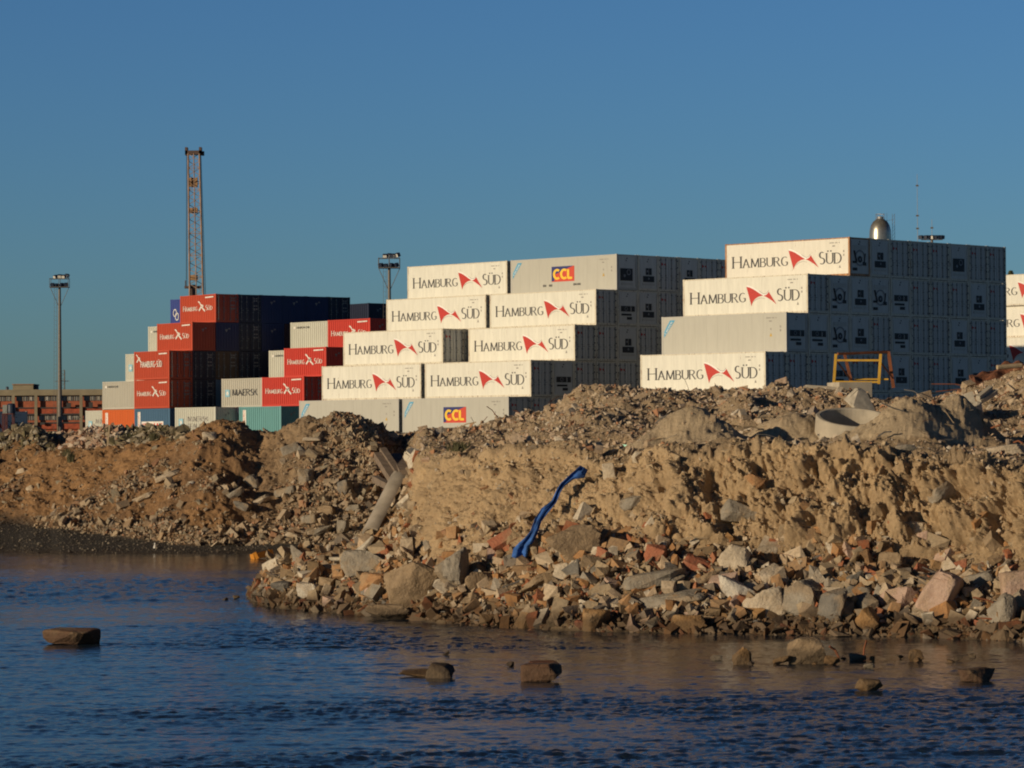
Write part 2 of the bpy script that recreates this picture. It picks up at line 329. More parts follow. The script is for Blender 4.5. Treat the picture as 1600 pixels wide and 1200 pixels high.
# ---------------------------------------------------------------- water
wp = np.concatenate([[-3000, -1200], np.arange(-500, -60, 20), np.arange(-60, 1660, 3.4), np.arange(1660, 2100, 20), [2800, 4600]])
wd = np.concatenate([[1, 8, 16, 24], np.arange(29, 60, .07), np.arange(60, 112, .2), [118, 124]])
WX = (wp[:, None]-800)/F*wd[None, :]; WY = np.repeat(wd[None, :], len(wp), 0)
am = sstep(27, 30, WY)*(1-sstep(108, 114, WY))
wpx = WX/WY*F+800; Dsh = np.interp(wpx, cpx, KD[:, 1]); off = Dsh-WY+.9*fbm(WX*.35, WY*.35, 0*WX, 2, 33)
calm = 1-.85*(1-sstep(1.0, 4.5, off))*sstep(620, 1150, wpx)-.6*sstep(84, 92, WY)*(1-sstep(300, 520, wpx)*0)
calm = np.clip(calm, .1, 1)
wv = .010*fbm(WX*.9+3, WY*1.3, 0*WX, 2, 5)+.013*fbm(WX*2.4, WY*4.2, 0*WX, 3, 8)+.010*fbm(WX*9, WY*15, 0*WX, 2, 15)
patch = .55+.75*sstep(-.5, .5, fbm(WX*.10, WY*.22, 0*WX, 2, 90))
WZ = wv*am*calm*patch
wme = grid_mesh(np.stack([WX, WY, WZ], -1), 'water'); wa = wme.attributes.new('ruffle', 'FLOAT', 'POINT'); wa.data.foreach_set('value', (calm*patch).reshape(-1).astype(np.float32))
def watermat():
    n = NT('water'); p = n.pos((1, 1.7, 1))
    n.col((.018, .032, .052)); n.rough(.09); n.b.inputs['IOR'].default_value = 1.33; n.b.inputs['Specular IOR Level'].default_value = .5
    at_ = n.n('ShaderNodeAttribute', attribute_name='ruffle'); h1 = n.mix(1, n.noise(p, 4.5, 4, .6), at_.outputs['Fac'], 'MULTIPLY'); h2 = n.mix(1, n.noise(p, 17, 4, .6), at_.outputs['Fac'], 'MULTIPLY')
    b1 = n.bump(h1, .36, .04); n.bump(h2, .36, .012, b1)
    return n.mat
wme.materials.append(watermat()); put('water', wme, kind='structure')

# ---------------------------------------------------------------- stroke lettering
def arc(cx, cy, rx, ry, a0, a1, n=9): return [(cx+rx*math.cos(math.radians(a0+(a1-a0)*i/n)), cy+ry*math.sin(math.radians(a0+(a1-a0)*i/n))) for i in range(n+1)]
GL = {
 'H': (.74, [[(0,0),(0,1)], [(.74,0),(.74,1)], [(0,.52),(.74,.52)]], [(0,0),(0,1),(.74,0),(.74,1)]),
 'A': (.78, [[(.02,0),(.37,.98)], [(.36,1),(.76,0)], [(.14,.34),(.62,.34)]], [(.02,0),(.76,0)]),
 'M': (.98, [[(.06,0),(.10,1)], [(.10,1),(.50,.06)], [(.50,.06),(.88,1)], [(.88,1),(.94,0)]], [(.06,0),(.94,0)]),
 'B': (.58, [[(0,0),(0,1)], [(0,.98)]+arc(.28,.76,.24,.22,90,-90)+[(0,.53)], [(0,.53)]+arc(.30,.27,.28,.26,90,-90)+[(0,.02)]], [(0,0),(0,1)]),
 'U': (.68, [[(0,1),(0,.34)]+arc(.34,.33,.34,.31,180,360)+[(.68,.34),(.68,1)]], [(0,1),(.68,1)]),
 'R': (.66, [[(0,0),(0,1)], [(0,.98)]+arc(.28,.75,.26,.23,90,-90)+[(0,.50)], [(.28,.50),(.66,0)]], [(0,0),(0,1),(.66,0)]),
 'G': (.74, [arc(.42,.5,.40,.49,55,315,16)+[(.70,.15),(.70,.42)], [(.46,.42),(.76,.42)]], []),
 'S': (.50, [arc(.26,.74,.22,.24,50,270,9)+arc(.25,.25,.25,.24,90,-130,9)], []),
 'D': (.70, [[(0,0),(0,1)], [(0,.98),(.2,.98)]+arc(.24,.5,.46,.48,90,-90,12)+[(0,.02)]], [(0,0),(0,1)]),
 'E': (.52, [[(0,0),(0,1)], [(0,.97),(.5,.97)], [(0,.52),(.42,.52)], [(0,.03),(.52,.03)]], []),
 'K': (.62, [[(0,0),(0,1)], [(.58,1),(0,.42)], [(.18,.58),(.62,0)]], []),
 'L': (.50, [[(0,0),(0,1)], [(0,.03),(.5,.03)]], []),
 'C': (.70, [arc(.40,.5,.38,.48,50,310,16)], []),
 'N': (.66, [[(0,0),(0,1)], [(0,1),(.66,0)], [(.66,0),(.66,1)]], []),
 'I': (.0, [[(0,0),(0,1)]], []), 'T': (.6, [[(.3,0),(.3,1)], [(0,.97),(.6,.97)]], []), 'Z': (.56, [[(0,.97),(.56,.97)], [(.56,.97),(0,.03)], [(0,.03),(.56,.03)]], []),
 'O': (.76, [arc(.38,.5,.38,.48,0,360,20)], []), '-': (.35, [[(0,.45),(.35,.45)]], []), ' ': (.3, [], []),
 'P': (.56, [[(0,0),(0,1)], [(0,.98)]+arc(.28,.73,.26,.25,90,-90)+[(0,.48)]], []),
}
GL['Ü'] = (GL['U'][0], GL['U'][1]+[[(.15,1.13),(.15,1.26)], [(.47,1.13),(.47,1.26)]], GL['U'][2])
def stroke(mb, pts, thick, thin, T, m):
    L = []; Rr = []
    for i, (x, y) in enumerate(pts):
        a = pts[max(i-1, 0)]; b = pts[min(i+1, len(pts)-1)]; dx, dy = b[0]-a[0], b[1]-a[1]; l = math.hypot(dx, dy) or 1; dx /= l; dy /= l
        w = (thin+(thick-thin)*abs(dy)**1.5)/2
        L.append((x-dy*w, y+dx*w)); Rr.append((x+dy*w, y-dx*w))
    v = [T(p) for p in L+Rr]; n = len(pts); mb.add(v, [(i, n+i, n+i+1, i+1) for i in range(n-1)], m)
def text(mb, s, x0, z0, width, big, small=None, thick=.13, thin=.05, serif=True, y=0, m=0, rot=0, stack=False, track=.20):
    small = small or big; adv = 0; items = []
    for i, ch in enumerate(s):
        h = big if i == 0 else small; w = GL[ch][0]*h; items.append((ch, adv, h)); adv += w+track*h
    adv -= track*h; kx = width/adv if width else 1; cr, sr = math.cos(rot), math.sin(rot)
    for k, (ch, ax, h) in enumerate(items):
        def T(p, ax=ax, h=h):
            lx, lz = (ax+p[0]*h)*kx, p[1]*h
            if stack: lx, lz = p[0]*h*.9, -k*h*1.25+p[1]*h
            return (x0+lx*cr-lz*sr, y, z0+lx*sr+lz*cr)
        for st in GL[ch][1]: stroke(mb, st, thick, thin, T, m)
        if serif:
            for (sx, sz) in GL[ch][2]: stroke(mb, [(sx-.13, sz+(.015 if sz < .5 else -.015)), (sx+.13, sz+(.015 if sz < .5 else -.015))], .045, .045, T, m)
def poly(mb, pts, y, m=0): mb.add([(a, y, b) for a, b in pts], [tuple(range(len(pts)))], m)
def strip(mb, top, bot, y, m=0):
    n = len(top); mb.add([(a, y, b) for a, b in top]+[(a, y, b) for a, b in bot], [(n+i, n+i+1, i+1, i) for i in range(n-1)], m)

# ---------------------------------------------------------------- containers
INK = simple('lettering_ink', (.05, .05, .055), .6); WHT = simple('lettering_white', (.75, .72, .66), .6); REDM = simple('flag_red', (.50, .03, .02), .55, var=.1)
BLUM = simple('ribbon_blue', (.08, .36, .58), .6, var=.15); YEL = simple('logo_yellow', (.85, .55, .04), .6, var=.1); NAVY = simple('logo_navy', (.02, .03, .16), .6); LRED = simple('logo_red', (.6, .06, .03), .6, var=.1)
DARK = simple('machinery_black', (.012, .013, .016), .6); STEEL = simple('galvanised', (.3, .3, .3), .5, .4); GREYD = simple('machinery_grey', (.22, .23, .25), .6)
MAGR = simple('marking_grey', (.28, .26, .24), .7); WARN = simple('warning_yellow', (.55, .35, .05), .7)
REEF = {'white': paint('reefer_white', (.80, .785, .69), .17, .5, .45, True), 'grey': paint('reefer_grey', (.50, .49, .43), .10, .25, .5, True), 'rusty': paint('reefer_rusty_white', (.78, .75, .66), .22, .35, .55, True)}
REEFF = {'white': paint('reefer_frame_white', (.72, .67, .54), .34, .5), 'grey': paint('reefer_frame_grey', (.50, .49, .45), .14, .3), 'rusty': paint('reefer_frame_rusty', (.56, .28, .10), .5, .6)}
DRYC = {'red': (.52, .075, .03), 'brightred': (.58, .05, .03), 'blue': (.014, .028, .11), 'darkred': (.10, .012, .012), 'maroon': (.06, .012, .010), 'grey': (.52, .50, .43), 'light': (.60, .60, .52), 'orange': (.68, .15, .03), 'steelblue': (.07, .16, .27), 'teal': (.15, .36, .37), 'navy': (.010, .016, .045), 'brown': (.09, .05, .03), 'royal': (.05, .08, .32)}
_me = {}
def cached(key, fn):
    if key not in _me: _me[key] = fn()
    return _me[key]
def frame_mesh(L, H, Wd, mats):
    b = MB(); x, y = L/2, Wd/2; p = .15
    for sx in (-1, 1):
        for sy in (-1, 1):
            b.box(min(sx*x, sx*(x-p)), max(sx*x, sx*(x-p)), min(sy*y, sy*(y-p)), max(sy*y, sy*(y-p)), .12, H-.12)
            for z0, z1 in ((0, .118), (H-.118, H)):     # corner castings
                b.box(min(sx*(x+.004), sx*(x-.178)), max(sx*(x+.004), sx*(x-.178)), min(sy*(y+.004), sy*(y-.162)), max(sy*(y+.004), sy*(y-.162)), z0, z1, 1)
    for sy in (-1, 1):
        for z0, z1 in ((.02, .17), (H-.10, H-.02)): b.box(-x+.18, x-.18, min(sy*y, sy*(y-.07)), max(sy*y, sy*(y-.07)), z0, z1)
    for sx in (-1, 1):
        for z0, z1 in ((.02, .17), (H-.13, H-.02)): b.box(min(sx*x, sx*(x-.1)), max(sx*x, sx*(x-.1)), -y+.165, y-.165, z0, z1)
    return b.mesh('frame', mats)
def reefer_body(L, H, Wd, mat):
    b = MB(); b.box(-L/2+.10, L/2-.10, -Wd/2+.012, Wd/2-.012, .15, H-.04)
    for i in range(1, 11):
        x = -L/2+L*i/11
        for sy in (-1, 1): b.box(x-.012, x+.012, min(sy*(Wd/2-.006), sy*(Wd/2-.014)), max(sy*(Wd/2-.006), sy*(Wd/2-.014)), .18, H-.12)
    return b.mesh('body', mat)
def corr_body(L, H, Wd, mat, depth=.075, pitch=.30, flatends=True):
    b = MB(); z0, z1 = .15, H-.09
    def side(a, c, f):                  # a..c run, f(u, inset, z) -> point
        pts = []; u = a; k = 0
        while u < c-1e-6:
            for du, ins in ((0, 0), (pitch*.28, 0), (pitch*.46, depth), (pitch*.80, depth)):
                if u+du < c: pts.append((u+du, ins))
            u += pitch
        pts.append((c, 0)); n = len(pts)
        b.add([f(q[0], q[1], z0) for q in pts]+[f(q[0], q[1], z1) for q in pts], [(i, i+1, n+i+1, n+i) for i in range(n-1)])
    X, Y = L/2-.1, Wd/2-.012
    side(-X, X, lambda u, i, z: (u, -Y+i, z)); side(-X, X, lambda u, i, z: (-u, Y-i, z))
    side(-Y, Y, lambda u, i, z: (-L/2+.04+i, -u, z))
    b.box(-X, X, -Y+depth+.01, Y-depth-.01, z0-.02, z1+.04)
    b.box(-L/2+.1, L/2-.1, -Wd/2+.07, Wd/2-.07, H-.075, H-.04)
    return b.mesh('body', mat)
def door_mesh(H, Wd, mat, left, corr):
    b = MB(); y0, y1 = (-Wd/2+.17, -.012) if left else (.012, Wd/2-.17); b.box(-.05, 0, y0, y1, .19, H-.15)
    k = 4
    for i in range(k):                  # pressed ribs across or up the leaf
        if corr: z = .35+(H-.7)*(i+.5)/k; b.box(0, .022, y0+.08, y1-.08, z-.2, z+.12)
        else: b.box(0, .012, y0+.06+(y1-y0-.12)*i/k, y0+.06+(y1-y0-.12)*(i+.55)/k, .3, H-.28)
    return b.mesh('door', mat)
def rod_mesh(H, y, gap):
    b = MB(); b.tube((.05, y, .16), (.05, y, H-.12), .022, 6); 
    for z in (.3, .95, 1.3, 1.9, H-.3): b.box(.015, .085, y-.06, y+.06, z-.035, z+.035)
    b.box(.05, .09, y, y+gap, 1.12, 1.16)
    return b.mesh('lock_rod', simple('rod_grey', (.22, .22, .22), .6))
def hinge_mesh(H, y):
    b = MB()
    b.box(-.01, .004, y-.03, y+.03, .25, H-.3)
    for z in (.3, .85, 1.45, 2.0, H-.35): b.box(-.01, .05, y-.045, y+.045, z-.05, z+.05)
    return b.mesh('hinge', simple('hinge_grey', (.07, .07, .075), .6))
class GL_List:                          # each louvre or recess of the unit becomes a mesh of its own
    def __init__(s): s.l = []
    def box(s, *a): s.l.append(MB().box(*a))
    def tube(s, *a): s.l.append(MB().tube(*a))
def unit_parts(kind, Wd, H):
    """refrigeration machinery end: panel, recesses, fan"""
    P_ = MB(); P_.box(-.09, -.005, -Wd/2+.16, Wd/2-.16, .19, H-.14, 0); P_.box(-.004, .02, -Wd/2+.2, -Wd/2+.24, .3, H-.3, 1); P_.box(-.004, .02, Wd/2-.24, Wd/2-.2, .3, H-.3, 1)
    G_ = GL_List(); Fn = MB()
    def disc(y, z, r, m, x=.03, rin=0):
        n = 18; vs = [(x, y+r*math.cos(2*math.pi*i/n), z+r*math.sin(2*math.pi*i/n)) for i in range(n)]
        if rin: vs += [(x, y+rin*math.cos(2*math.pi*i/n), z+rin*math.sin(2*math.pi*i/n)) for i in range(n)]; Fn.add(vs, [(i, (i+1) % n, n+(i+1) % n, n+i) for i in range(n)], m)
        else: Fn.add(vs, [tuple(range(n))], m)
    if kind == 1:
        disc(0, 1.35, .62, 1, .028, .50); disc(.0, 1.25, .26, 0, .032); disc(0, 1.25, .10, 1, .036)
        G_.tube((.04, -.72, 1.9), (.04, -.42, 1.05), .06, 4); G_.tube((.04, .62, 1.7), (.04, .5, 1.0), .04, 4)
        G_.box(0, .04, -.85, -.4, .95, 1.12); G_.box(0, .04, .35, .75, .8, 1.05); G_.box(0, .04, -.85, -.35, .4, .62)
        P_.box(-.004, .03, -.75, .75, 2.0, 2.3, 1)
    elif kind == 2:
        G_.box(0, .05, -.62, .66, .72, 1.2); G_.box(0, .03, -.30, .0, 1.3, 1.85); G_.box(0, .03, .08, .38, 1.3, 1.85)
        disc(.0, 1.0, .09, 1, .06); P_.box(-.004, .03, -.7, .74, .45, .62, 1); disc(-.15, 1.6, .1, 1, .04)
    elif kind == 3:
        G_.box(0, .04, -.8, .3, 1.15, 1.6); G_.box(0, .04, .4, .8, 1.15, 1.6); G_.box(0, .04, -.75, .4, .82, .98); G_.box(0, .04, -.1, .45, .5, .72)
        disc(-.25, 1.38, .17, 1, .05, .12); P_.box(-.004, .03, .3, .45, 1.2, 1.5, 1)
    else:
        G_.box(0, .05, -.78, .62, .75, 1.75); disc(.15, 1.45, .24, 1, .06, .17); disc(-.35, 1.15, .12, 1, .06); P_.box(-.004, .03, -.7, .7, .4, .6, 1)
    for y, z in ((0, H-.32), (-.1, H-.5)): G_.box(-.003, .01, y-.05, y+.05, z-.06, z+.04)
    return P_, G_, Fn
def small_marks(b, L, H, y, m=0, warn=None):
    for i in range(9):
        if i not in (4, 7): b.add([(L/2-1.9+i*.11, y, H-.42), (L/2-1.83+i*.11, y, H-.42), (L/2-1.83+i*.11, y, H-.34), (L/2-1.9+i*.11, y, H-.34)], [(0, 1, 2, 3)], m)
    poly(b, [(L/2-1.65, H-.66), (L/2-1.4, H-.66), (L/2-1.4, H-.58), (L/2-1.65, H-.58)], y, m)
    for z in (1.62, 1.9): poly(b, [(L/2-.62, z-.12), (L/2-.52, z-.12), (L/2-.52, z+.03), (L/2-.62, z+.03)], y, m)
def side_marks(o, kind, L, H, Wd, extra=0):
    """lettering and emblems painted on the long side"""
    y = -Wd/2-.002 if H > 2.7 else -Wd/2+.004; a = -L/2
    def flag():
        t = MB(); up = [(6.30, 2.13), (6.62, 2.06), (6.95, 1.93), (7.25, 1.77), (7.55, 1.60), (7.9, 1.42)]; lo = [(6.79, .66), (6.85, .84), (6.97, 1.03), (7.17, 1.21), (7.5, 1.36), (7.9, 1.415)]
        strip(t, [(a+p, z) for p, z in up], [(a+p, z) for p, z in lo], y, 0)
        up = [(7.98, 1.40), (8.2, 1.44), (8.36, 1.55), (8.46, 1.68), (8.75, 1.30), (9.2, .74)]; lo = [(7.98, 1.395), (8.15, 1.33), (8.35, 1.24), (8.55, 1.13), (8.8, 1.0), (9.19, .735)]
        strip(t, [(a+p, z) for p, z in up], [(a+p, z) for p, z in lo], y, 0)
        cu = [(6.34, 2.24), (6.62, 2.20), (6.95, 2.07), (7.25, 1.92), (7.55, 1.76), (7.9, 1.56), (8.12, 1.53), (8.3, 1.6), (8.44, 1.76)]; cl = [(6.30, 2.135), (6.62, 2.065), (6.95, 1.935), (7.25, 1.775), (7.55, 1.605), (7.9, 1.425), (8.2, 1.445), (8.36, 1.555), (8.455, 1.68)]
        strip(t, [(a+p, z) for p, z in cu], [(a+p, z) for p, z in cl], y, 1)
        stroke(t, cu[4:], .035, .03, lambda p: (a+p[0], y-.002, p[1]), 2); stroke(t, [(7.0, 1.0), (7.3, 1.17), (7.7, 1.25), (8.1, 1.18)], .025, .025, lambda p: (a+p[0], y-.002, p[1]), 2)
        return t.mesh('flag_emblem', [REDM, simple('emblem_white', (.85, .84, .80), .5, var=.05), MAGR])
    def hsr():
        t = MB(); text(t, 'HAMBURG', a+.55, 1.15, 2.4, .46, .36, .17, .08, y=y); return t.mesh('lettering', WHT)
    def hsr2():
        t = MB(); text(t, 'SÜD', a+4.38, 1.15, 1.05, .46, .36, .17, .08, y=y); return t.mesh('lettering', WHT)
    def fig(s=1, ox=0, oz=0):
        t = MB(); T = lambda p: (a+ox+p[0]*s, y, oz+p[1]*s)
        for L_, th in (([(3.08, 1.98), (3.3, 1.88), (3.5, 1.66), (3.95, 1.56)], .13), ([(3.95, 1.56), (3.55, 1.46), (3.2, 1.12)], .17), ([(3.55, 1.5), (3.8, 1.36), (4.22, 1.06)], .15)): stroke(t, L_, th, th, T, 0)
        return t.mesh('emblem', WHT)
    def label():
        t = MB(); poly(t, [(a+4.25, H-.34), (a+5.65, H-.31), (a+5.65, H-.2), (a+4.25, H-.23)], y); return t.mesh('serial_plate', WHT)
    if kind in ('hs', 'hsrusty'):
        def hs2(): t = MB(); text(t, 'HAMBURG', a+.80, .99, 5.4, .88, .68, .15, .055, y=y); return t.mesh('lettering', INK)
        def hs3(): t = MB(); text(t, 'SÜD', a+9.28, .96, 2.08, .92, .80, .15, .055, y=y); return t.mesh('lettering', INK)
        put('lettering', cached('hs', hs2), o); put('lettering', cached('hs3', hs3), o); put('flag_emblem', cached('flag', flag), o)
        def sm(): t = MB(); small_marks(t, L, H, y); poly(t, [(L/2-1.05, .62), (L/2-.85, .62), (L/2-.95, .84)], y, 0); return t.mesh('serial_marks', MAGR)
        put('serial_marks', cached('sm', sm), o)
    elif kind in ('ccl', 'plain', 'ccl2'):
        def rb():
            t = MB(); poly(t, [(a+.25, 1.75), (a+.25, 1.32), (a+1.35, 2.62), (a+.85, 2.62)], y); return t.mesh('ribbon', BLUM)
        def rt(): t = MB(); text(t, 'CARTIZEN', a+.42, 1.56, 1.1, .17, .15, .2, .1, False, y-.003, 0, math.radians(52)); return t.mesh('ribbon_lettering', WHT)
        r = put('ribbon', cached('rb', rb), o); put('lettering', cached('rt', rt), r)
        def sm2():
            t = MB(); small_marks(t, L, H, y); poly(t, [(L/2-1.60, 1.15), (L/2-1.36, 1.15), (L/2-1.48, 1.42)], y, 1); poly(t, [(L/2-1.52, 1.62), (L/2-1.44, 1.62), (L/2-1.44, 1.76), (L/2-1.52, 1.76)], y, 0); return t.mesh('serial_marks', [MAGR, WARN])
        put('serial_marks', cached('sm2', sm2), o)
        if kind != 'plain':
            def cc():
                t = MB(); poly(t, [(a+4.8, .9), (a+7.4, .9), (a+7.4, 2.15), (a+4.8, 2.15)], y, 0)
                poly(t, [(a+4.8, .95), (a+5.1, .95), (a+5.2, 1.5), (a+6.6, 1.95), (a+7.3, 2.15), (a+4.8, 2.15)], y-.003, 1); return t.mesh('logo_panel', [LRED, NAVY])
            def cl(): t = MB(); text(t, 'CCL', a+5.06, 1.14, 2.1, .74, .74, .27, .25, False, y-.006, 0, 0, False, .18); return t.mesh('lettering', YEL)
            r = put('logo_panel', cached('cc', cc), o); put('lettering', cached('cl', cl), r)
        if kind == 'ccl':
            def un():
                t = MB(); q = random.Random(3)
                for x0 in (3.8, 4.5, 7.3, 7.75):
                    for i in range(4): xx = a+x0+i*.1; poly(t, [(xx, .52), (xx+.07, .52+q.random()*.05), (xx+.05, .72), (xx-.01, .68)], y)
                return t.mesh('worn_marks', INK)
            put('worn_marks', cached('un', un), o)
    elif kind == 'hsred':
        put('lettering', cached('hsr', hsr), o); put('lettering', cached('hsr2', hsr2), o); put('emblem', cached('fig', fig), o); put('serial_plate', cached('lab', label), o)
    elif kind == 'hsred2':
        def h2(): t = MB(); text(t, 'HAMBURG-SÜD', a+1.15, 1.15, 3.6, .52, .52, .2, .12, False, y); return t.mesh('lettering', WHT)
        put('lettering', cached('h2', h2), o); put('emblem', cached('fig2', lambda: fig(.8, -2.1, .72)), o); put('serial_plate', cached('lab', label), o)
    elif kind in ('maersk', 'maersk2'):
        def sq():
            t = MB(); poly(t, [(a+.55, .95), (a+1.2, .95), (a+1.2, 1.6), (a+.55, 1.6)], y, 0)
            c = (a+.88, 1.27); pts = [(c[0]+(.27 if i % 2 == 0 else .11)*math.cos(math.pi/2+i*math.pi/7), c[1]+(.27 if i % 2 == 0 else .11)*math.sin(math.pi/2+i*math.pi/7)) for i in range(14)]
            t.add([(c[0], y-.003, c[1])]+[(p, y-.003, z) for p, z in pts], [(0, 1+i, 1+(i+1) % 14) for i in range(14)], 1); return t.mesh('star_emblem', [simple('emblem_blue', (.25, .5, .62), .6), WHT])
        put('star_emblem', cached('sq', sq), o)
        if kind == 'maersk':
            def mt(): t = MB(); text(t, 'MAERSK', a+1.6, 1.05, 3.7, .56, .56, .15, .11, False, y); return t.mesh('lettering', INK)
            put('lettering', cached('mt', mt), o)
        else:
            def mt2(): t = MB(); text(t, 'MAERSK', a+1.9, 1.35, 3.0, .42, .42, .15, .11, False, y); text(t, 'SEALAND', a+1.9, .72, 3.0, .42, .42, .15, .11, False, y); return t.mesh('lettering', MAGR)
            put('lettering', cached('mt2', mt2), o)
    elif kind == 'smalltop':
        def st(): 
            t = MB(); text(t, 'MAERSK LINE', a+.9, 2.02, 1.9, .16, .16, .2, .14, False, y, 0); poly(t, [(a+.5, 1.98), (a+.75, 1.98), (a+.75, 2.2), (a+.5, 2.2)], y, 1); return t.mesh('lettering', [INK, WHT])
        put('lettering', cached('st', st), o)
    elif kind in ('band', 'band2'):
        def bd(): t = MB(); poly(t, [(a+.55, .2), (a+1.0, .2), (a+1.0, 2.3), (a+.55, 2.3)], y, 0); return t.mesh('label_band', WHT)
        def bt(): t = MB(); text(t, 'CRONOS', a+.66, 1.98, 0, .26, .26, .15, .12, False, y-.003, 0, 0, True); return t.mesh('lettering', REDM)
        r = put('label_band', cached('bd', bd), o); put('lettering', cached('bt', bt), r)
        if kind == 'band2':
            def kp(): t = MB(); poly(t, [(a+1.2, .62), (a+4.95, .62), (a+4.95, 1.42), (a+1.2, 1.42)], y, 0); return t.mesh('name_panel', WHT)
            def kt(): t = MB(); text(t, 'KIEN HUNG', a+1.35, .76, 3.45, .5, .5, .2, .13, False, y-.003); return t.mesh('lettering', LRED)
            r = put('name_panel', cached('kp', kp), o); put('lettering', cached('kt', kt), r)
    elif kind == 'royal':
        def ry(): t = MB(); T = lambda p: (a+p[0], y, p[1]); stroke(t, arc(.8, 1.3, .28, .33, 0, 360, 14), .09, .09, T, 0); stroke(t, arc(1.15, .95, .28, .33, 0, 360, 14), .09, .09, T, 0); return t.mesh('emblem', WHT)
        put('emblem', cached('ry', ry), o)
def container(label, group, loc, rz, reef, colr, end, marks, big=True):
    L, H, Wd = (12.19, 2.896, 2.438) if big else (6.06, 2.591, 2.438)
    o = thing('shipping_container', label, 'container', (loc[0]+R.uniform(-.025, .025), loc[1]+R.uniform(-.02, .02), loc[2]), rz+R.uniform(-.0018, .0018), group)
    if reef:
        put('body', cached(('rb', colr), lambda: reefer_body(L, H, Wd, REEF[colr])), o)
        put('frame', cached(('rf', colr), lambda: frame_mesh(L, H, Wd, [REEFF[colr], REEFF[colr]])), o)
        pm = paint('reefer_end_shaded_white', (.60, .60, .57), .2, .5)  # darker copy of the body white, deepening the shade on the ends by colour
    else:
        pm = paint('container_'+colr, DRYC[colr], .10, .3, .55)
        put('body', cached(('db', colr, big), lambda: corr_body(L, H, Wd, pm)), o)
        put('frame', cached(('df', colr, big), lambda: frame_mesh(L, H, Wd, [pm, pm])), o)
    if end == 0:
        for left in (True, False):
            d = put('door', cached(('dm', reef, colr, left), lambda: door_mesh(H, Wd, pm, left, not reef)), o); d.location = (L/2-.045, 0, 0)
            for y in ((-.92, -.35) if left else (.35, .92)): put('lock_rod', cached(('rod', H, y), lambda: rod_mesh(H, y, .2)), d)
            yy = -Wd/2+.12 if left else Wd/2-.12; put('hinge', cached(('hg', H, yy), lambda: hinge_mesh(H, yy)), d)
            if left and reef:
                def fl():
                    t = MB(); t.add([(.026, -.95, 2.42), (.026, -.60, 2.25), (.026, -.82, 2.08)], [(0, 2, 1)]); t.add([(.026, -.55, 2.22), (.026, -.42, 2.34), (.026, -.22, 2.02)], [(0, 2, 1)]); return t.mesh('flag_emblem', REDM)
                put('flag_emblem', cached('dfl', fl), d)
            if not left and not reef:
                def dl(s=H):
                    t = MB(); 
                    for z in (1.2, 1.5, 1.95, 2.15):
                        for y in (.42, .66): t.add([(.027, y, z), (.027, y+.17, z), (.027, y+.17, z+.13), (.027, y, z+.13)], [(0, 1, 2, 3)])
                    return t.mesh('data_plate', MAGR)
                put('data_plate', cached('ddl', dl), d)
    elif end == 9:                      # plain corrugated front wall
        def fw():
            b = MB(); b.box(-.06, -.03, -Wd/2+.16, Wd/2-.16, .18, H-.13)
            for i in range(7): y = -Wd/2+.25+i*.29; b.box(-.03, -.002, y, y+.15, .2, H-.15)
            return b.mesh('front_wall', pm)
        w = put('front_wall', cached(('fw', colr, reef), fw), o); w.location = (L/2, 0, 0)
        def ft():
            t = MB(); t.add([(.004, -.25, H-.62), (.004, .05, H-.62), (.004, -.1, H-.9)], [(0, 2, 1)]); t.add([(.004, .1, H-.5), (.004, .3, H-.5), (.004, .3, H-.62), (.004, .1, H-.62)], [(0, 1, 2, 3)]); return t.mesh('emblem', MAGR)
        put('emblem', cached('ft', ft), w)
    else:
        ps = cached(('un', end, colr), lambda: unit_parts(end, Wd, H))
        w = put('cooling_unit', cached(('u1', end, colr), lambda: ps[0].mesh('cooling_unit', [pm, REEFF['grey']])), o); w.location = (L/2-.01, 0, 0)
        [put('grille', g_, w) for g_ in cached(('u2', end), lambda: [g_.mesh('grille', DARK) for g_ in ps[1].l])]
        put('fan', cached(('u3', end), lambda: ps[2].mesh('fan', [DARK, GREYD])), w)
    if marks: side_marks(o, marks, L, H, Wd)
    return o
ORD = ['first', 'second', 'third', 'fourth', 'fifth', 'sixth', 'seventh', 'eighth', 'ninth', 'tenth', 'eleventh', 'twelfth', 'thirteenth', 'fourteenth', 'fifteenth']
ROW = ['bottom', 'second-lowest', 'middle', 'second-highest', 'top']
GAP, STEP = .419, 2.4786
BL = {'R': (18.356, 241.046, 44.175), 'L': (-.274, 259.795, 45.260), 'A': (-30.734, 298.534, 52.315), 'M': (-19.925, 287.140, 48.689)}
def cpos(b, col, k, j, big):
    x0, y0, th = BL[b]; th = math.radians(th); L = 12.19 if big else 6.06; h = 2.9 if big else 2.6
    t = -L/2-col*(L+GAP); d = j*STEP+1.219
    return (x0+math.cos(th)*t+math.sin(th)*d, y0-math.sin(th)*t+math.cos(th)*d, GZ+k*h), -th
SNAME = {'R': 'right-hand white pyramid', 'L': 'left-hand white pyramid', 'A': 'tall red-and-blue stack', 'M': 'low red stepped stack', 'T': 'far right white stack'}
ENDN = {0: 'doors', 1: 'round-fan unit', 2: 'twin-port unit', 3: 'wide-grille unit', 4: 'black-box unit', 9: 'plain end'}
def stackc(b, col, k, j, n, big, reef, colr, end, marks, lab=None, colname=None):
    loc, rz = cpos(b, col, k, j, big)
    cn = colname or colr
    if lab is None:
        where = f"{SNAME[b]}" + ('' if col == 0 else ', rear-left column' if col == 1 else ', outer-left column')
        lab = f"{cn} container showing {ENDN[end]}, {ORD[n]} in {ROW[k]} row, {where}"
    return container(lab, 'containers in the '+SNAME[b], loc, rz, reef, colr, end, marks, big)
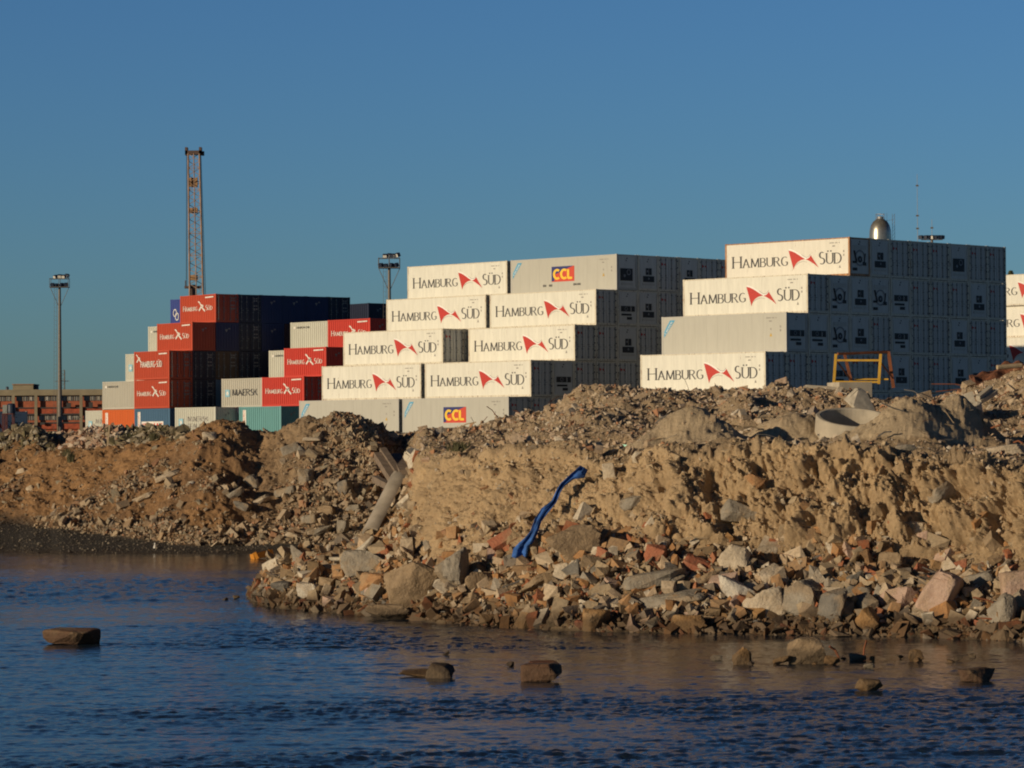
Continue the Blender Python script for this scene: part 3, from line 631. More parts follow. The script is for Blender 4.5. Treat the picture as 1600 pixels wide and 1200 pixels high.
# right-hand pyramid
RE = {4: (4, [1, 2, 0, 0, 0, 4, 0, 0]), 3: (2, [0, 1, 2, 1, 3, 0, 0, 0, 2, 0]), 2: (1, [3, 3, 1, 2, 0, 3, 0, 0, 2, 0, 0]), 1: (0, [0, 0, 0, 3, 0, 0, 2, 0, 0, 2, 3, 0]), 0: (-1, [0]*13)}
for k, (j0, ends) in RE.items():
    for i, e in enumerate(ends):
        mk = {4: 'hsrusty', 3: 'hs', 2: 'plain', 1: 'hs', 0: 'hs'}[k] if i == 0 else None
        lab = {4: 'rust-streaked white container with red flag and lettering, top of right-hand white pyramid', 3: 'clean white container with red flag lettering, directly under the rust-streaked one', 2: 'plain grey container with blue corner ribbon, middle of right-hand white pyramid', 1: 'white lettered container half buried behind rubble, below the plain grey one', 0: None}[k] if i == 0 else None
        stackc('R', 0, k, j0+i, i, True, True, {4: 'rusty', 2: 'grey'}.get(k, 'white') if i == 0 else 'white', e, mk, lab)
# left-hand pyramid
LE = {4: (5, [4, 2, 0, 2, 0, 0, 0]), 3: (4, [0, 3, 2, 0, 0, 0, 0, 0]), 2: (3, [0, 0, 2, 0, 0, 0, 0, 0, 0]), 1: (1, [0, 3, 0, 0, 0, 0, 0, 0, 0, 0, 0]), 0: (0, [0]*12)}
for k, (j0, ends) in LE.items():
    for i, e in enumerate(ends):
        mk = {4: 'ccl', 0: 'ccl2'}.get(k, 'hs') if i == 0 else None
        lab = {4: 'grey container with yellow CCL logo on the top row, worn marks below', 3: 'white lettered container right below the top CCL one', 2: 'white lettered container beside the dark door gap, right column, middle row', 1: 'white lettered container resting on the bottom grey CCL container', 0: 'grey container with yellow CCL logo on the bottom row behind the sand'}[k] if i == 0 else None
        stackc('L', 0, k, j0+i, i, True, True, 'grey' if (i == 0 and k in (0, 4)) else 'white', e, mk, lab)
for k, j0 in ((4, 5), (3, 4), (2, 2), (1, 1), (0, 0)):
    for i, j in enumerate(range(j0, 6)):
        lab = {4: 'white lettered container at top left corner of the left-hand white pyramid', 3: 'white lettered container, left column, second row from top, left-hand pyramid', 2: 'white lettered container with its dark doors showing in the wide gap', 1: 'white lettered container, left column, second row from bottom, left-hand pyramid', 0: 'grey container with blue corner ribbon behind the brown mound, bottom left'}[k] if i == 0 else None
        stackc('L', 1, k, j, i, True, True, 'grey' if k == 0 and i == 0 else 'white', 0, ('plain' if k == 0 else 'hs') if i == 0 else None, lab)
# tall red and blue stack
AE = {4: (2, [('red', 0, 'hsred'), ('navy', 0), ('blue', 9), ('blue', 9), ('blue', 9), ('navy', 0)]),
      3: (1, [('red', 9, 'hsred'), ('blue', 9), ('navy', 0), ('blue', 9), ('maroon', 9), ('navy', 9), ('navy', 9)]),
      2: (0, [('red', 0, 'hsred2'), ('navy', 0), ('brown', 0), ('navy', 0), ('navy', 9), ('navy', 9), ('navy', 9), ('navy', 9)]),
      1: (0, [('red', 0, 'hsred'), ('navy', 0), ('steelblue', 9), ('navy', 9), ('navy', 9), ('navy', 9), ('navy', 9), ('navy', 9)]),
      0: (0, [('steelblue', 9, 'band2'), ('navy', 9), ('navy', 9), ('navy', 9), ('navy', 9), ('navy', 9), ('navy', 9), ('navy', 9)])}
for k, (j0, cs) in AE.items():
    for i, c in enumerate(cs):
        lab = {4: 'red container with white lettering, top corner below the crane', 3: 'red container with white lettering, second row from top, tall stack', 2: 'red container with hyphenated white name and emblem in its top left corner', 1: 'red container with white lettering directly above the blue banded container', 0: 'blue container with white name panel and white vertical band'}[k] if i == 0 else None
        stackc('A', 0, k, j0+i, i, False, False, c[0], c[1], c[2] if len(c) > 2 else None, lab, {'steelblue': 'dull blue', 'navy': 'dark navy', 'maroon': 'dark red'}.get(c[0]))
for k, j, c, mk, lab in ((4, 3.2, 'royal', 'royal', 'blue ribbed container with white round emblem peeking out left of the top red one'), (3, 2.2, 'light', 'smalltop', 'pale ribbed container peeking out left of the second red row'), (2, 1.2, 'light', 'maersk', 'pale container with blue star peeking out left of the hyphenated red one'), (1, .2, 'grey', 'smalltop', 'grey ribbed container above the orange container, left edge of tall stack'), (0, .2, 'orange', 'band', 'bright orange container with white vertical band at left end of stack')):
    stackc('A', 1, k, j, 0, False, False, c, 9, mk, lab)
    for i in range(1, {4: 1, 3: 2, 2: 3, 1: 4, 0: 4}[k]): stackc('A', 1, k, j+i, i, False, False, 'navy', 9, None, None, 'dark navy')
stackc('A', 2, 0, 1.0, 0, False, False, 'light', 9, 'maersk2', 'pale container with two-line lettering and star, left of the orange container')
# low stepped red stack
for k, j0, cs in ((3, 4, ['brightred', 'darkred', 'darkred']), (2, 2, ['brightred', 'darkred', 'darkred', 'darkred', 'navy']), (1, 1, ['brightred', 'darkred', 'navy', 'navy', 'navy', 'navy']), (0, 0, ['teal', 'navy', 'navy', 'navy', 'navy', 'navy', 'navy'])):
    for i, c in enumerate(cs):
        lab = {3: 'bright red container half hidden behind the white pyramid, top of low stack', 2: 'bright red lettered container in the middle step of the low red stack', 1: 'bright red lettered container beside the big grey one with dark lettering', 0: 'teal container with white vertical band above the brown mound'}[k] if i == 0 else None
        stackc('M', 0, k, j0+i, i, False, False, c, 0 if (i == 0 and k == 1) else 9, ('band' if k == 0 else 'hsred') if i == 0 else None, lab, {'darkred': 'dark red', 'navy': 'dark navy'}.get(c))
for k, j, c, mk, n, lab in ((3, 4.3, 'light', 'smalltop', 1, 'pale ribbed container left of the top bright red one, low stack'), (2, 3.3, 'light', 'smalltop', 2, 'pale ribbed container squeezed left of the middle bright red container'), (1, 1.15, 'grey', 'maersk', 4, 'grey ribbed container with big dark lettering and pale blue star'), (0, 1.15, 'navy', None, 4, 'dark navy container under the grey one with big dark lettering'), (0, -.9, 'light', 'maersk2', 1, 'pale container with faded two-line lettering standing alone between the stacks')):
    for i in range(n): stackc('M', 1, k, j+i*1.05, i, False, False, c if i == 0 else 'navy', 9, mk if i == 0 else None, lab if i == 0 else None, 'dark navy')
# farther blue boxes behind the tall stack
for i, (pxx, c, kk) in enumerate(((549, 'navy', 9), (566, 'blue', 0), (586, 'navy', 9), (604, 'navy', 9))):
    p = at(pxx+14, 471, 326+i*1.7); hh = p.z-2.6
    th = math.radians(51)
    for k in range(5):
        container(f"{'dark navy' if c == 'navy' else 'blue'} container, {ORD[i]} of the far blue line, {ROW[k]} row", 'containers in the far blue line', (p.x, p.y, GZ+k*2.6), -th, False, c, kk, None, False)
# far right white stack
for k, jo in ((4, 0), (3, .12), (2, -.6), (1, 0), (0, 0)):
    p = at(1503, 438, 309); th = math.radians(44)
    t, d = 6.1, 1.219+jo*2.48
    container(['white container at the foot of the far right stack, hidden by rubble', 'white container, second from the ground, far right stack', 'shaded white container with red flag, middle of far right stack', 'white lettered container, second from top, cut by right picture edge', 'white lettered container on top, cut by right picture edge'][k], 'containers in the far right white stack', (p.x+math.cos(th)*t+math.sin(th)*d, p.y-math.sin(th)*t+math.cos(th)*d, GZ+k*2.9), -th, True, 'white', 0, 'hs')

# ---------------------------------------------------------------- rocks and rubble
import bmesh
def ico(sub):
    bm = bmesh.new(); bmesh.ops.create_icosphere(bm, subdivisions=sub, radius=1); v = np.array([x.co[:] for x in bm.verts]); f = np.array([[y.index for y in x.verts] for x in bm.faces]); bm.free(); return v, f
ICO = {k: ico(k) for k in (3, 4, 5)}
def hull(seed, n=11):
    rs = np.random.RandomState(seed); q = rs.uniform(-1, 1, (n, 3)); q /= (np.abs(q)**3).sum(1, keepdims=True)**(1/3); q *= rs.uniform(.82, 1, (n, 1))
    bm = bmesh.new(); vv = [bm.verts.new(x) for x in q]; r = bmesh.ops.convex_hull(bm, input=vv); bmesh.ops.delete(bm, geom=list({g for g in r['geom_interior']+r['geom_unused'] if isinstance(g, bmesh.types.BMVert)}), context='VERTS')
    bmesh.ops.triangulate(bm, faces=bm.faces[:]); bm.verts.index_update(); v = np.array([x.co[:] for x in bm.verts]); f = np.array([[y.index for y in x.verts] for x in bm.faces]); bm.free()
    c = v.mean(0); v = v-c; a, b, d = v[f[:, 0]], v[f[:, 1]], v[f[:, 2]]; nn = np.cross(b-a, d-a); fl = (nn*a).sum(1) < 0; f[fl] = f[fl][:, ::-1]
    return v, f
def rockv(seed, sub, planes=9, lo=.42, hi=.85, rough=.05):
    h, hf = hull(seed, 10+seed % 5); a, b, d = h[hf[:, 0]], h[hf[:, 1]], h[hf[:, 2]]; n = np.cross(b-a, d-a); n /= np.linalg.norm(n, axis=1, keepdims=True)+1e-9; dist = (n*a).sum(1)
    v, f = ICO[sub]; t = v@n.T; rad = np.where(t > 1e-4, dist[None]/np.maximum(t, 1e-4), 9); k = 110.0; r = -np.log(np.exp(-k*rad).sum(1))/k   # slightly worn edges
    v = v*np.maximum(r, .1)[:, None]
    k = 1+rough*.55*fbm(v[:, 0]*2.6+seed, v[:, 1]*2.6, v[:, 2]*2.6, 3, seed)+rough*.35*fbm(v[:, 0]*9+seed, v[:, 1]*9, v[:, 2]*9, 3, seed); v = v*k[:, None]
    v -= (v.max(0)+v.min(0))/2; v /= (v.max(0)-v.min(0)).max()/2
    return v, f
def slabv(seed, sub=3):                 # broken slab or block: box-like with chipped edges
    rs = np.random.RandomState(seed); v, f = ICO[sub]; v = v.copy(); v = np.sign(v)*np.abs(v)**.25; v /= np.abs(v).max()
    for i in range(5):
        n = rs.normal(size=3); n /= np.linalg.norm(n); d = rs.uniform(.75, 1.15); p = v@n; v *= np.where(p > d, d/np.maximum(p, 1e-6), 1)[:, None]
    v *= (1+.035*fbm(v[:, 0]*3+seed, v[:, 1]*3, v[:, 2]*3, 3, seed))[:, None]
    return v/np.abs(v).max(0), f
def tri_mesh(name, v, f, mat, smooth=False):
    me = bpy.data.meshes.new(name); me.vertices.add(len(v)); me.vertices.foreach_set('co', v.reshape(-1).astype(np.float32))
    me.loops.add(f.size); me.loops.foreach_set('vertex_index', f.reshape(-1).astype(np.int32)); me.polygons.add(len(f))
    me.polygons.foreach_set('loop_start', np.arange(0, f.size, 3, dtype=np.int32)); me.polygons.foreach_set('loop_total', np.full(len(f), 3, np.int32))
    me.materials.append(mat)
    me.polygons.foreach_set('use_smooth', np.full(len(f), smooth)); me.update(calc_edges=True); return me
RM = {'brown': rockmat('rock_brown', (.20, .14, .08), (.36, .26, .16)), 'grey': rockmat('rock_grey', (.21, .18, .14), (.34, .30, .24)), 'pale': rockmat('rock_pale', (.44, .36, .26), (.58, .49, .37)),
      'white': rockmat('rock_white', (.50, .45, .37), (.66, .61, .52)), 'orange': rockmat('rock_orange', (.36, .17, .07), (.45, .27, .13)), 'brick': rockmat('rock_brick', (.30, .09, .045), (.38, .15, .08)),
      'pink': rockmat('rock_pink', (.42, .28, .21), (.52, .38, .30)), 'dark': rockmat('rock_dark', (.05, .035, .025), (.14, .09, .055)), 'ochre': rockmat('rock_ochre', (.26, .14, .05), (.38, .22, .09)), 'umber': rockmat('rock_umber', (.14, .065, .035), (.27, .14, .075)), 'slate': rockmat('rock_slate', (.12, .11, .095), (.22, .20, .17))}
def boulder(px_, py_, w, h, tilt, mk, label, seed, slab=False, cat='rock', group=None, sink=.15, dep=.8, name='boulder', sub=4, rough=.07, floor=None):
    p = hit(px_, py_+h*.3) if floor is None else floor; D = p.y; sx, sz = w*D/F/2, h*D/F/2
    v, f = (slabv(seed, 4) if slab else  rockv(seed, sub, 11, .40, .8, rough)); v = v.copy()
    v /= np.abs(v).max(0); c, s = math.cos(math.radians(tilt)), math.sin(math.radians(tilt))
    v = v*np.array([1, 1, 1.0]); v[:, 0] *= sx*1.06; v[:, 1] *= max(sx, sz)*dep; v[:, 2] *= sz*1.06
    x = v[:, 0]*c-v[:, 2]*s; z = v[:, 0]*s+v[:, 2]*c; v[:, 0], v[:, 2] = x, z
    a = random.Random(seed).uniform(-.5, .1); x = v[:, 0]*math.cos(a)-v[:, 1]*math.sin(a); y = v[:, 0]*math.sin(a)+v[:, 1]*math.cos(a); v[:, 0], v[:, 1] = x, y
    cz = at(px_, py_, D).z
    zb = v[:, 2].min(); v[:, 2] -= zb
    o = thing(name, label, cat, (at(px_, py_, D).x, D+sx*.15, cz+zb), 0, group, tri_mesh(name, v, f, RM[mk]))
    return o
BOULD = [
 (576, 884, 76, 46, -8, 'grey', 'large flat-topped grey boulder in front of the fallen pale slab', 1, 0), (648, 918, 88, 78, 6, 'brown', 'biggest brown boulder with a sharp ridge near the waterline', 2, 0),
 (585, 912, 58, 34, 0, 'orange', 'orange-brown stone wedged between the two big boulders', 3, 0), (706, 895, 48, 74, 4, 'grey', 'tall upright grey boulder with a pointed top', 4, 0),
 (749, 914, 42, 40, 0, 'brown', 'squarish light brown boulder right of the upright pointed one', 5, 0), (895, 852, 84, 66, -6, 'brown', 'large layered brown boulder right of the blue cloth', 6, 0),
 (940, 866, 40, 24, 12, 'brick', 'dark red flat stone leaning on the layered boulder', 7, 0), (1148, 873, 48, 44, -8, 'pale', 'pale cream angular boulder topmost in the scree centre', 8, 0),
 (1024, 868, 34, 34, 0, 'brick', 'chunk of red brick masonry at the top of the scree', 9, 0), (1090, 884, 44, 26, -25, 'brick', 'rust-red slab tilted down beside the cream boulder', 10, 1),
 (1153, 924, 58, 48, 0, 'white', 'pale grey pyramid-shaped boulder below the cream one', 11, 0), (1196, 946, 62, 46, 14, 'pale', 'cream block with rough face near the waterline centre', 12, 0),
 (1249, 942, 62, 62, 10, 'grey', 'smooth dark grey boulder right of the cream rough block', 13, 0), (1303, 948, 44, 54, 0, 'slate', 'dark brown boulder right of the smooth grey one', 14, 0),
 (1208, 902, 38, 36, 30, 'pale', 'speckled pale stone above the smooth grey boulder', 15, 0), (1262, 922, 48, 34, -10, 'grey', 'light grey cracked stone behind the smooth grey boulder', 16, 0),
 (1406, 936, 66, 42, -12, 'pink', 'whitish pink lump of broken masonry left of the pink block', 17, 0), (1468, 930, 46, 80, -26, 'pink', 'long pinkish block leaning to the right', 18, 1),
 (1568, 958, 46, 58, 8, 'grey', 'grey angular boulder near right edge at the waterline', 19, 0), (1592, 924, 54, 62, 5, 'pink', 'pink masonry block cut by the right picture edge', 20, 1),
 (1356, 972, 34, 42, 20, 'ochre', 'ochre stone standing on edge at the waterline', 21, 0), (1390, 880, 36, 34, 0, 'brown', 'tan stone half buried at the foot of the clay bank', 22, 0),
 (1178, 752, 32, 22, -5, 'orange', 'single orange cobble high on the clay bank', 23, 0), (1024, 905, 96, 22, 8, 'grey', 'long flat concrete slab lying across the scree', 24, 1),
 (1052, 936, 108, 20, 10, 'grey', 'second long flat slab below the first, nearer the water', 25, 1), (1108, 908, 48, 24, 28, 'brown', 'oblong light brown stone left of the pyramid boulder', 26, 0),
 (1075, 978, 60, 34, 0, 'ochre', 'ochre boulder at the waterline below the long slabs', 27, 0), (480, 924, 40, 28, 0, 'white', 'white plaster-like lump near the left tip of the scree', 28, 0),
 (440, 918, 34, 20, 0, 'slate', 'greenish grey stone at the left tip of the scree', 29, 0), (608, 960, 66, 30, 0, 'brown', 'low brown triangular stone at the edge of the water', 30, 0),
 (470, 868, 30, 36, 10, 'grey', 'upright grey stone standing on the left tip', 31, 0), (838, 912, 74, 24, 18, 'brown', 'long brown stone leaning left below the blue cloth', 32, 0),
 (845, 962, 44, 28, 0, 'brown', 'rounded brown stone at the waterline in the middle', 33, 0), (930, 972, 44, 40, 0, 'ochre', 'ochre broken stone at the waterline right of the middle', 34, 0),
 (1435, 966, 30, 22, 0, 'pale', 'small pale stone under the long pink block', 35, 0), (1490, 962, 24, 22, 0, 'white', 'small white stone right of the long pink block', 36, 0),
 (1290, 900, 34, 18, 0, 'brown', 'flat brown stone at the foot of the bank', 37, 0), (880, 895, 30, 30, 0, 'pale', 'pale upright stone below the layered boulder', 38, 0),
 (1340, 925, 50, 20, 0, 'slate', 'dark flat stone left of the white-pink masonry', 39, 0), (1530, 905, 44, 22, 20, 'grey', 'grey slab at the foot of the bank near the right edge', 40, 1),
 (1415, 700, 34, 14, 0, 'grey', 'flat grey stone on the plateau edge', 41, 0), (1570, 704, 60, 20, 0, 'pale', 'pale rounded stone on the plateau near the right edge', 42, 0),
 (952, 738, 22, 28, 10, 'pale', 'pale upright stone right of the top of the blue cloth', 43, 0), (990, 785, 40, 22, 15, 'grey', 'grey stone embedded in the middle of the sandy bank', 44, 0),
 (1160, 800, 60, 34, -10, 'grey', 'big grey lump sticking out of the clay bank', 45, 0), (1475, 770, 54, 34, 30, 'grey', 'grey boulder stuck in the bank under the plateau edge', 46, 0), (1430, 830, 34, 30, -10, 'pale', 'pale wedge stone poking out of the clay bank', 47, 0)]
for b in BOULD: boulder(b[0], b[1], b[2], b[3], b[4], b[5], b[6], b[7], bool(b[8]), name='slab' if b[8] else 'boulder', cat='slab' if b[8] else 'boulder')
# blocks and slabs on the far bank
FARB = [(396, 752, 26, 16, -35, 'grey', 'grey concrete block tilted down on the upper left bank', 61), (368, 772, 30, 12, 30, 'grey', 'grey slab pointing up right, lower left bank', 62), (447, 768, 34, 12, 14, 'grey', 'long grey slab near the middle of the left bank', 63),
 (407, 783, 28, 10, 30, 'pale', 'pale narrow slab below the long grey slab', 64), (378, 790, 26, 12, -20, 'slate', 'dark square slab lying flat low on the left bank', 65), (478, 745, 18, 26, 8, 'grey', 'grey upright block in the upper left rubble slope', 66),
 (537, 764, 24, 26, 8, 'slate', 'large grey square block in the left rubble slope', 67), (455, 702, 30, 16, 20, 'grey', 'cluster slab high on the left bank below the mound', 68), (470, 706, 14, 16, -30, 'slate', 'leaning grey piece right of the cluster slab', 69),
 (327, 682, 22, 14, 0, 'pale', 'pale boulder on the brown mound crest', 70), (484, 812, 26, 14, 10, 'grey', 'grey wedge in the low left rubble', 71), (512, 800, 24, 22, 0, 'brown', 'brown block low in the left rubble', 72), (552, 795, 24, 12, 5, 'grey', 'grey flat block left of the broken pipe', 73),
 (500, 830, 40, 12, 12, 'grey', 'long grey slab at the foot of the left rubble', 74), (460, 838, 26, 10, -20, 'pale', 'pale slab just above the inlet water', 75), (536, 825, 16, 24, 0, 'grey', 'upright grey block beside the inlet', 76), (487, 686, 28, 6, 0, 'pale', 'thin pale board lying on the mound crest', 77),
 (262, 743, 40, 9, 24, 'pale', 'long pale slab lying on the brown slope', 78), (225, 778, 34, 8, 26, 'pale', 'lower long pale slab on the brown slope', 79), (33, 736, 16, 8, 10, 'pale', 'small pale block at far left of the brown slope', 80), (46, 763, 14, 8, 15, 'pale', 'second small pale block low on the far left slope', 81), (298, 755, 12, 6, 15, 'white', 'small whitish block in the middle of the brown slope', 82)]
for b in FARB: boulder(b[0], b[1], b[2], b[3], b[4], b[5], b[6], b[7], True, name='slab', cat='slab', sub=3)
# stones standing in the water
def wet_rock(px_, pb, w, h, mk, label, seed, slab=False, cat='rock'):
    D = CAMZ*F/(pb-hor(px_)); p = at(px_, pb, D); boulder(px_, pb-h*.40, w*.95, h*1.08, 0, mk, label, seed, slab, floor=Vector((p.x, D, 0)), name='boulder', cat=cat)
for a in ((111, 1006, 80, 25, 'umber', 'reddish brown flat-topped rock in the water at far left', 97, True), (688, 1059, 44, 24, 'dark', 'dark block at the end of a low rocky spit in the water', 92, True), (655, 1057, 66, 12, 'ochre', 'low wet spit of yellowish rock left of the dark block', 93, False),
          (846, 1064, 62, 28, 'umber', 'brown squared rock in the water near the middle', 94, True), (850, 1047, 48, 16, 'brick', 'rusty lump behind the brown squared rock', 95, False), (797, 1041, 12, 8, 'dark', 'tiny dark stone left of the brown squared rock', 96, False), (697, 1024, 10, 7, 'dark', 'tiny dark stone behind the dark block', 97, False),
          (1160, 1038, 30, 28, 'ochre', 'upright ochre rock in the shallows at the right', 98, False), (1262, 1036, 66, 42, 'brown', 'biggest brown rock standing in the shallows', 99, False), (1222, 1037, 28, 14, 'ochre', 'small ochre rock left of the biggest one in the shallows', 100, False), (1300, 1038, 26, 14, 'ochre', 'small rock right of the biggest one in the shallows', 101, False),
          (1432, 1033, 26, 19, 'ochre', 'rounded yellow-brown rock in the shallows', 102, False), (1358, 1080, 46, 21, 'ochre', 'low yellow-brown rock in the open water at the right', 103, False), (1529, 1064, 62, 22, 'umber', 'low reddish rock in the water near the right edge', 104, False), (1340, 1032, 28, 12, 'pale', 'pale flat stone in the shallows', 105, False),
          (1120, 1031, 20, 8, 'pale', 'small pale stone at left end of the shallow strip', 106, False), (1498, 1033, 18, 10, 'dark', 'small dark jagged stone in the shallows', 107, False), (1358, 1044, 18, 8, 'pale', 'tiny pale stone just in front of the rusty rod', 108, False), (368, 936, 12, 6, 'brown', 'tiny brown stone in water off the left tip', 109, False), (352, 937, 9, 4, 'brown', 'outermost tiny brown stone off the left tip', 110, False)): wet_rock(*a)
for i, (p0, n) in enumerate(((1180, 9),)):
    for j in range(n): wet_rock(1180+j*44+R.uniform(-14, 14), 1036+R.uniform(-10, 3), R.uniform(7, 14), R.uniform(4, 8), R.choice(['dark', 'ochre', 'brown']), ['pebble-sized stone breaking the surface in the right-hand shallows'][0], 120+j)
for o in bpy.data.objects:
    if o.get('label') == 'pebble-sized stone breaking the surface in the right-hand shallows': o['group'] = 'little stones in the right-hand shallows'

def palette(name, cols, wet=True, dust=.35):
    n = NT(name); g = n.n('ShaderNodeNewGeometry'); p = n.pos()
    N_ = len(cols); c = n.ramp(g.outputs['Random Per Island'], [(i/N_, cc) for i, cc in enumerate(cols)], 'CONSTANT')
    k = n.noise(p, 18, 5, .65); c = n.mix(n.ramp(k, [(.35, .45), (.6, 0.0)]), c, (.08, .06, .045)); c = n.mix(n.ramp(n.noise(p, 4, 3), [(.45, 0.0), (.6, dust)]), c, (.40, .28, .165))
    if wet:
        sx = n.n('ShaderNodeSeparateXYZ'); n.l(g.outputs['Position'], sx.inputs[0]); wn = n.n('ShaderNodeMath', operation='MULTIPLY_ADD'); n.l(n.noise(p, 1.5, 3), wn.inputs[0]); wn.inputs[1].default_value = -.5; n.l(sx.outputs[2], wn.inputs[2])
        c = n.mix(n.ramp(wn.outputs[0], [(0.0, .75), (.16, 0.0)]), c, (.06, .032, .014))
    n.col(c); n.rough(.88); n.bump(k, .7, .02); return n.mat
PN = palette('scree_stone', [(.30, .19, .10), (.40, .31, .20), (.22, .15, .08), (.54, .43, .30), (.36, .12, .05), (.36, .28, .18), (.38, .19, .07), (.48, .36, .24), (.17, .14, .11), (.42, .24, .11), (.60, .53, .42), (.27, .20, .13)], True, .18)
PB_ = palette('bank_stone', [(.46, .34, .21), (.42, .32, .20), (.52, .41, .28), (.36, .27, .17), (.50, .38, .24), (.40, .20, .10), (.58, .50, .38), (.46, .35, .22), (.33, .27, .19)], False, .5)
PR = palette('ridge_stone', [(.46, .36, .25), (.54, .45, .34), (.38, .29, .20), (.44, .21, .11), (.62, .54, .43), (.34, .26, .18), (.50, .38, .27), (.42, .34, .27), (.56, .40, .29)], False, .5)
PF = palette('far_stone', [(.31, .21, .12), (.38, .30, .20), (.28, .24, .17), (.24, .16, .10), (.48, .39, .28), (.34, .17, .09), (.33, .26, .18), (.42, .33, .23), (.20, .16, .12)], False, .45)
PL = palette('brick_rubble', [(.44, .26, .17), (.50, .34, .24), (.36, .19, .11), (.52, .42, .32), (.30, .22, .15), (.58, .48, .40)], False, .2)
PG = palette('mossy_rubble', [(.18, .15, .09), (.24, .20, .12), (.14, .12, .07), (.30, .25, .17), (.40, .36, .28), (.13, .11, .05)], False, .2)
def rotm(n, rs):
    q = rs.normal(size=(n, 4)); q /= np.linalg.norm(q, axis=1, keepdims=True); a, b, c, d = q.T
    return np.stack([1-2*(c*c+d*d), 2*(b*c-a*d), 2*(b*d+a*c), 2*(b*c+a*d), 1-2*(b*b+d*d), 2*(c*d-a*b), 2*(b*d-a*c), 2*(c*d+a*b), 1-2*(b*b+c*c)], -1).reshape(n, 3, 3)
def block(seed):
    rs = np.random.RandomState(seed); q = np.array([[x, y, z] for x in (-1, 1) for y in (-1, 1) for z in (-1, 1)], float)*rs.uniform(.45, 1, 3); q += rs.uniform(-.22, .22, q.shape); q = q[rs.permutation(8)[:rs.choice([7, 8])]]
    bm = bmesh.new(); vv = [bm.verts.new(x) for x in q]; bmesh.ops.convex_hull(bm, input=vv); bmesh.ops.triangulate(bm, faces=bm.faces[:]); bmesh.ops.recalc_face_normals(bm, faces=bm.faces); bm.verts.index_update(); v = np.array([x.co[:] for x in bm.verts]); f = np.array([[y.index for y in x.verts] for x in bm.faces]); bm.free(); return v-v.mean(0), f
PROTO = [hull(200+i, 7+i % 3) for i in range(6)]+[block(400+i) for i in range(8)]
def pile(name, label, n, p0, p1, d0, d1, wfun, smin, smax, mat, seed, alpha=1.9, flat=.65, sub=1, lift=.25):
    rs = np.random.RandomState(seed); P_ = rs.uniform(p0, p1, n*6); D_ = rs.uniform(d0, d1, n*6); x = (P_-800)/F*D_; w = wfun(P_, D_, x)
    ok = np.nonzero(rs.uniform(size=n*6) < w)[0][:n]; P_, D_, x = P_[ok], D_[ok], x[ok]; m = len(ok)
    u = rs.uniform(size=m); s = (smin**(-alpha)+u*(smax**(-alpha)-smin**(-alpha)))**(-1/alpha)/2
    z = ground(x, D_); sc = np.stack([np.ones(m), rs.uniform(.45, .95, m), np.where(rs.uniform(size=m) < .42, rs.uniform(.14, .32, m), rs.uniform(.4, flat+.2, m))], -1)*s[:, None]
    M = rotm(m, rs); kk = rs.randint(0, 14, m); V = []; Fc = []; off = 0
    for k in range(14):
        i = np.nonzero(kk == k)[0]
        if len(i) == 0: continue
        pv, f = PROTO[k]; v = pv[None]*sc[i][:, None, :]; v = np.einsum('nij,nkj->nki', M[i], v); v[..., 0] += x[i][:, None]; v[..., 1] += D_[i][:, None]; v[..., 2] += (z[i]+s[i]*lift)[:, None]
        V.append(v.reshape(-1, 3)); Fc.append((f[None]+off+np.arange(len(i))[:, None, None]*len(pv)).reshape(-1, 3)); off += len(i)*len(pv)
    put(name, tri_mesh(name, np.concatenate(V), np.concatenate(Fc), mat), kind='stuff'); return m
A = lambda F_: (lambda p, d, x: field(F_, x, d))
apn = np.clip(apron+nearleft*1.0+.35*sstep(1.8, 2.0, S)*(1-sstep(2.1, 2.5, S))*right, 0, 1)*(Zf > -.25)
pile('scree_rubble', '', 11000, 370, 1660, 50, 72, A(apn), .07, .5, PN, 1, 1.35)
pile('scree_gravel', '', 16000, 370, 1660, 50, 72, A(apn), .03, .09, PN, 2, 1.5)
rd = np.clip(ridge*sstep(3.7, 4.1, S)+plat*.35+face*.05, 0, 1)*(1-.93*mound)
mnd = ((XX-(1420-800)/F*66.8)**2+(YY-66.8)**2 < 2.4) | ((XX-(1508-800)/F*67.6)**2+(YY-67.6)**2 < .8); rd = rd*(1-.9*mnd)
pile('ridge_rubble', '', 15000, 640, 1700, 62, 90, A(rd), .05, .36, PR, 3, 2.0)
pile('ridge_gravel', '', 9000, 640, 1700, 60, 90, A(rd), .03, .10, PR, 4, 1.6)
fcm = face*(.25+.5*sstep(2.55, 2.85, S+.25*n2)+.75*sstep(1.9, 2.1, S)*(1-sstep(2.15, 2.5, S)))
pile('bank_crumbs', '', 9000, 640, 1700, 54, 69, A(face), .02, .09, PB_, 55, 1.7, lift=.1)
pile('bank_stones', '', 5200, 640, 1700, 54, 69, A(fcm), .035, .34, PB_, 5, 2.3, lift=.0)
lz = (1-right)*sstep(7.9, 8.1, S)
dens = lz*np.clip(.06+.95*sstep(330, 430, PX+60*n1)*sstep(10.3, 8.6, S+.0*S)*1.0+.75*(1-sstep(8.15, 8.5, S))*sstep(40, 120, PX)+.4*sstep(.25, .5, n1+.3*np.sin(XX*.8-YY*.5)), 0, 1)*(S < 10)
dens = np.where(lz > 0, np.clip(lz*(.03+.95*sstep(425, 500, PX+50*n1-130*(S-8.5))*(1-.6*sstep(9.2, 9.5, S))+.8*(1-sstep(8.06, 8.24, S))*sstep(30, 110, PX)+.35*sstep(.5, .65, n1+.35*n2)), 0, 1)*(S < 9.6), 0)
pile('far_bank_rubble', '', 14000, -80, 645, 98, 118, A(dens), .07, .5, PF, 6, 2.2)
pile('far_bank_gravel', '', 9000, -80, 645, 98, 118, A(dens), .05, .14, PF, 7, 1.6)
bk = (1-right)*sstep(9.2, 9.6, S)*(1-sstep(11.2, 11.6, S))
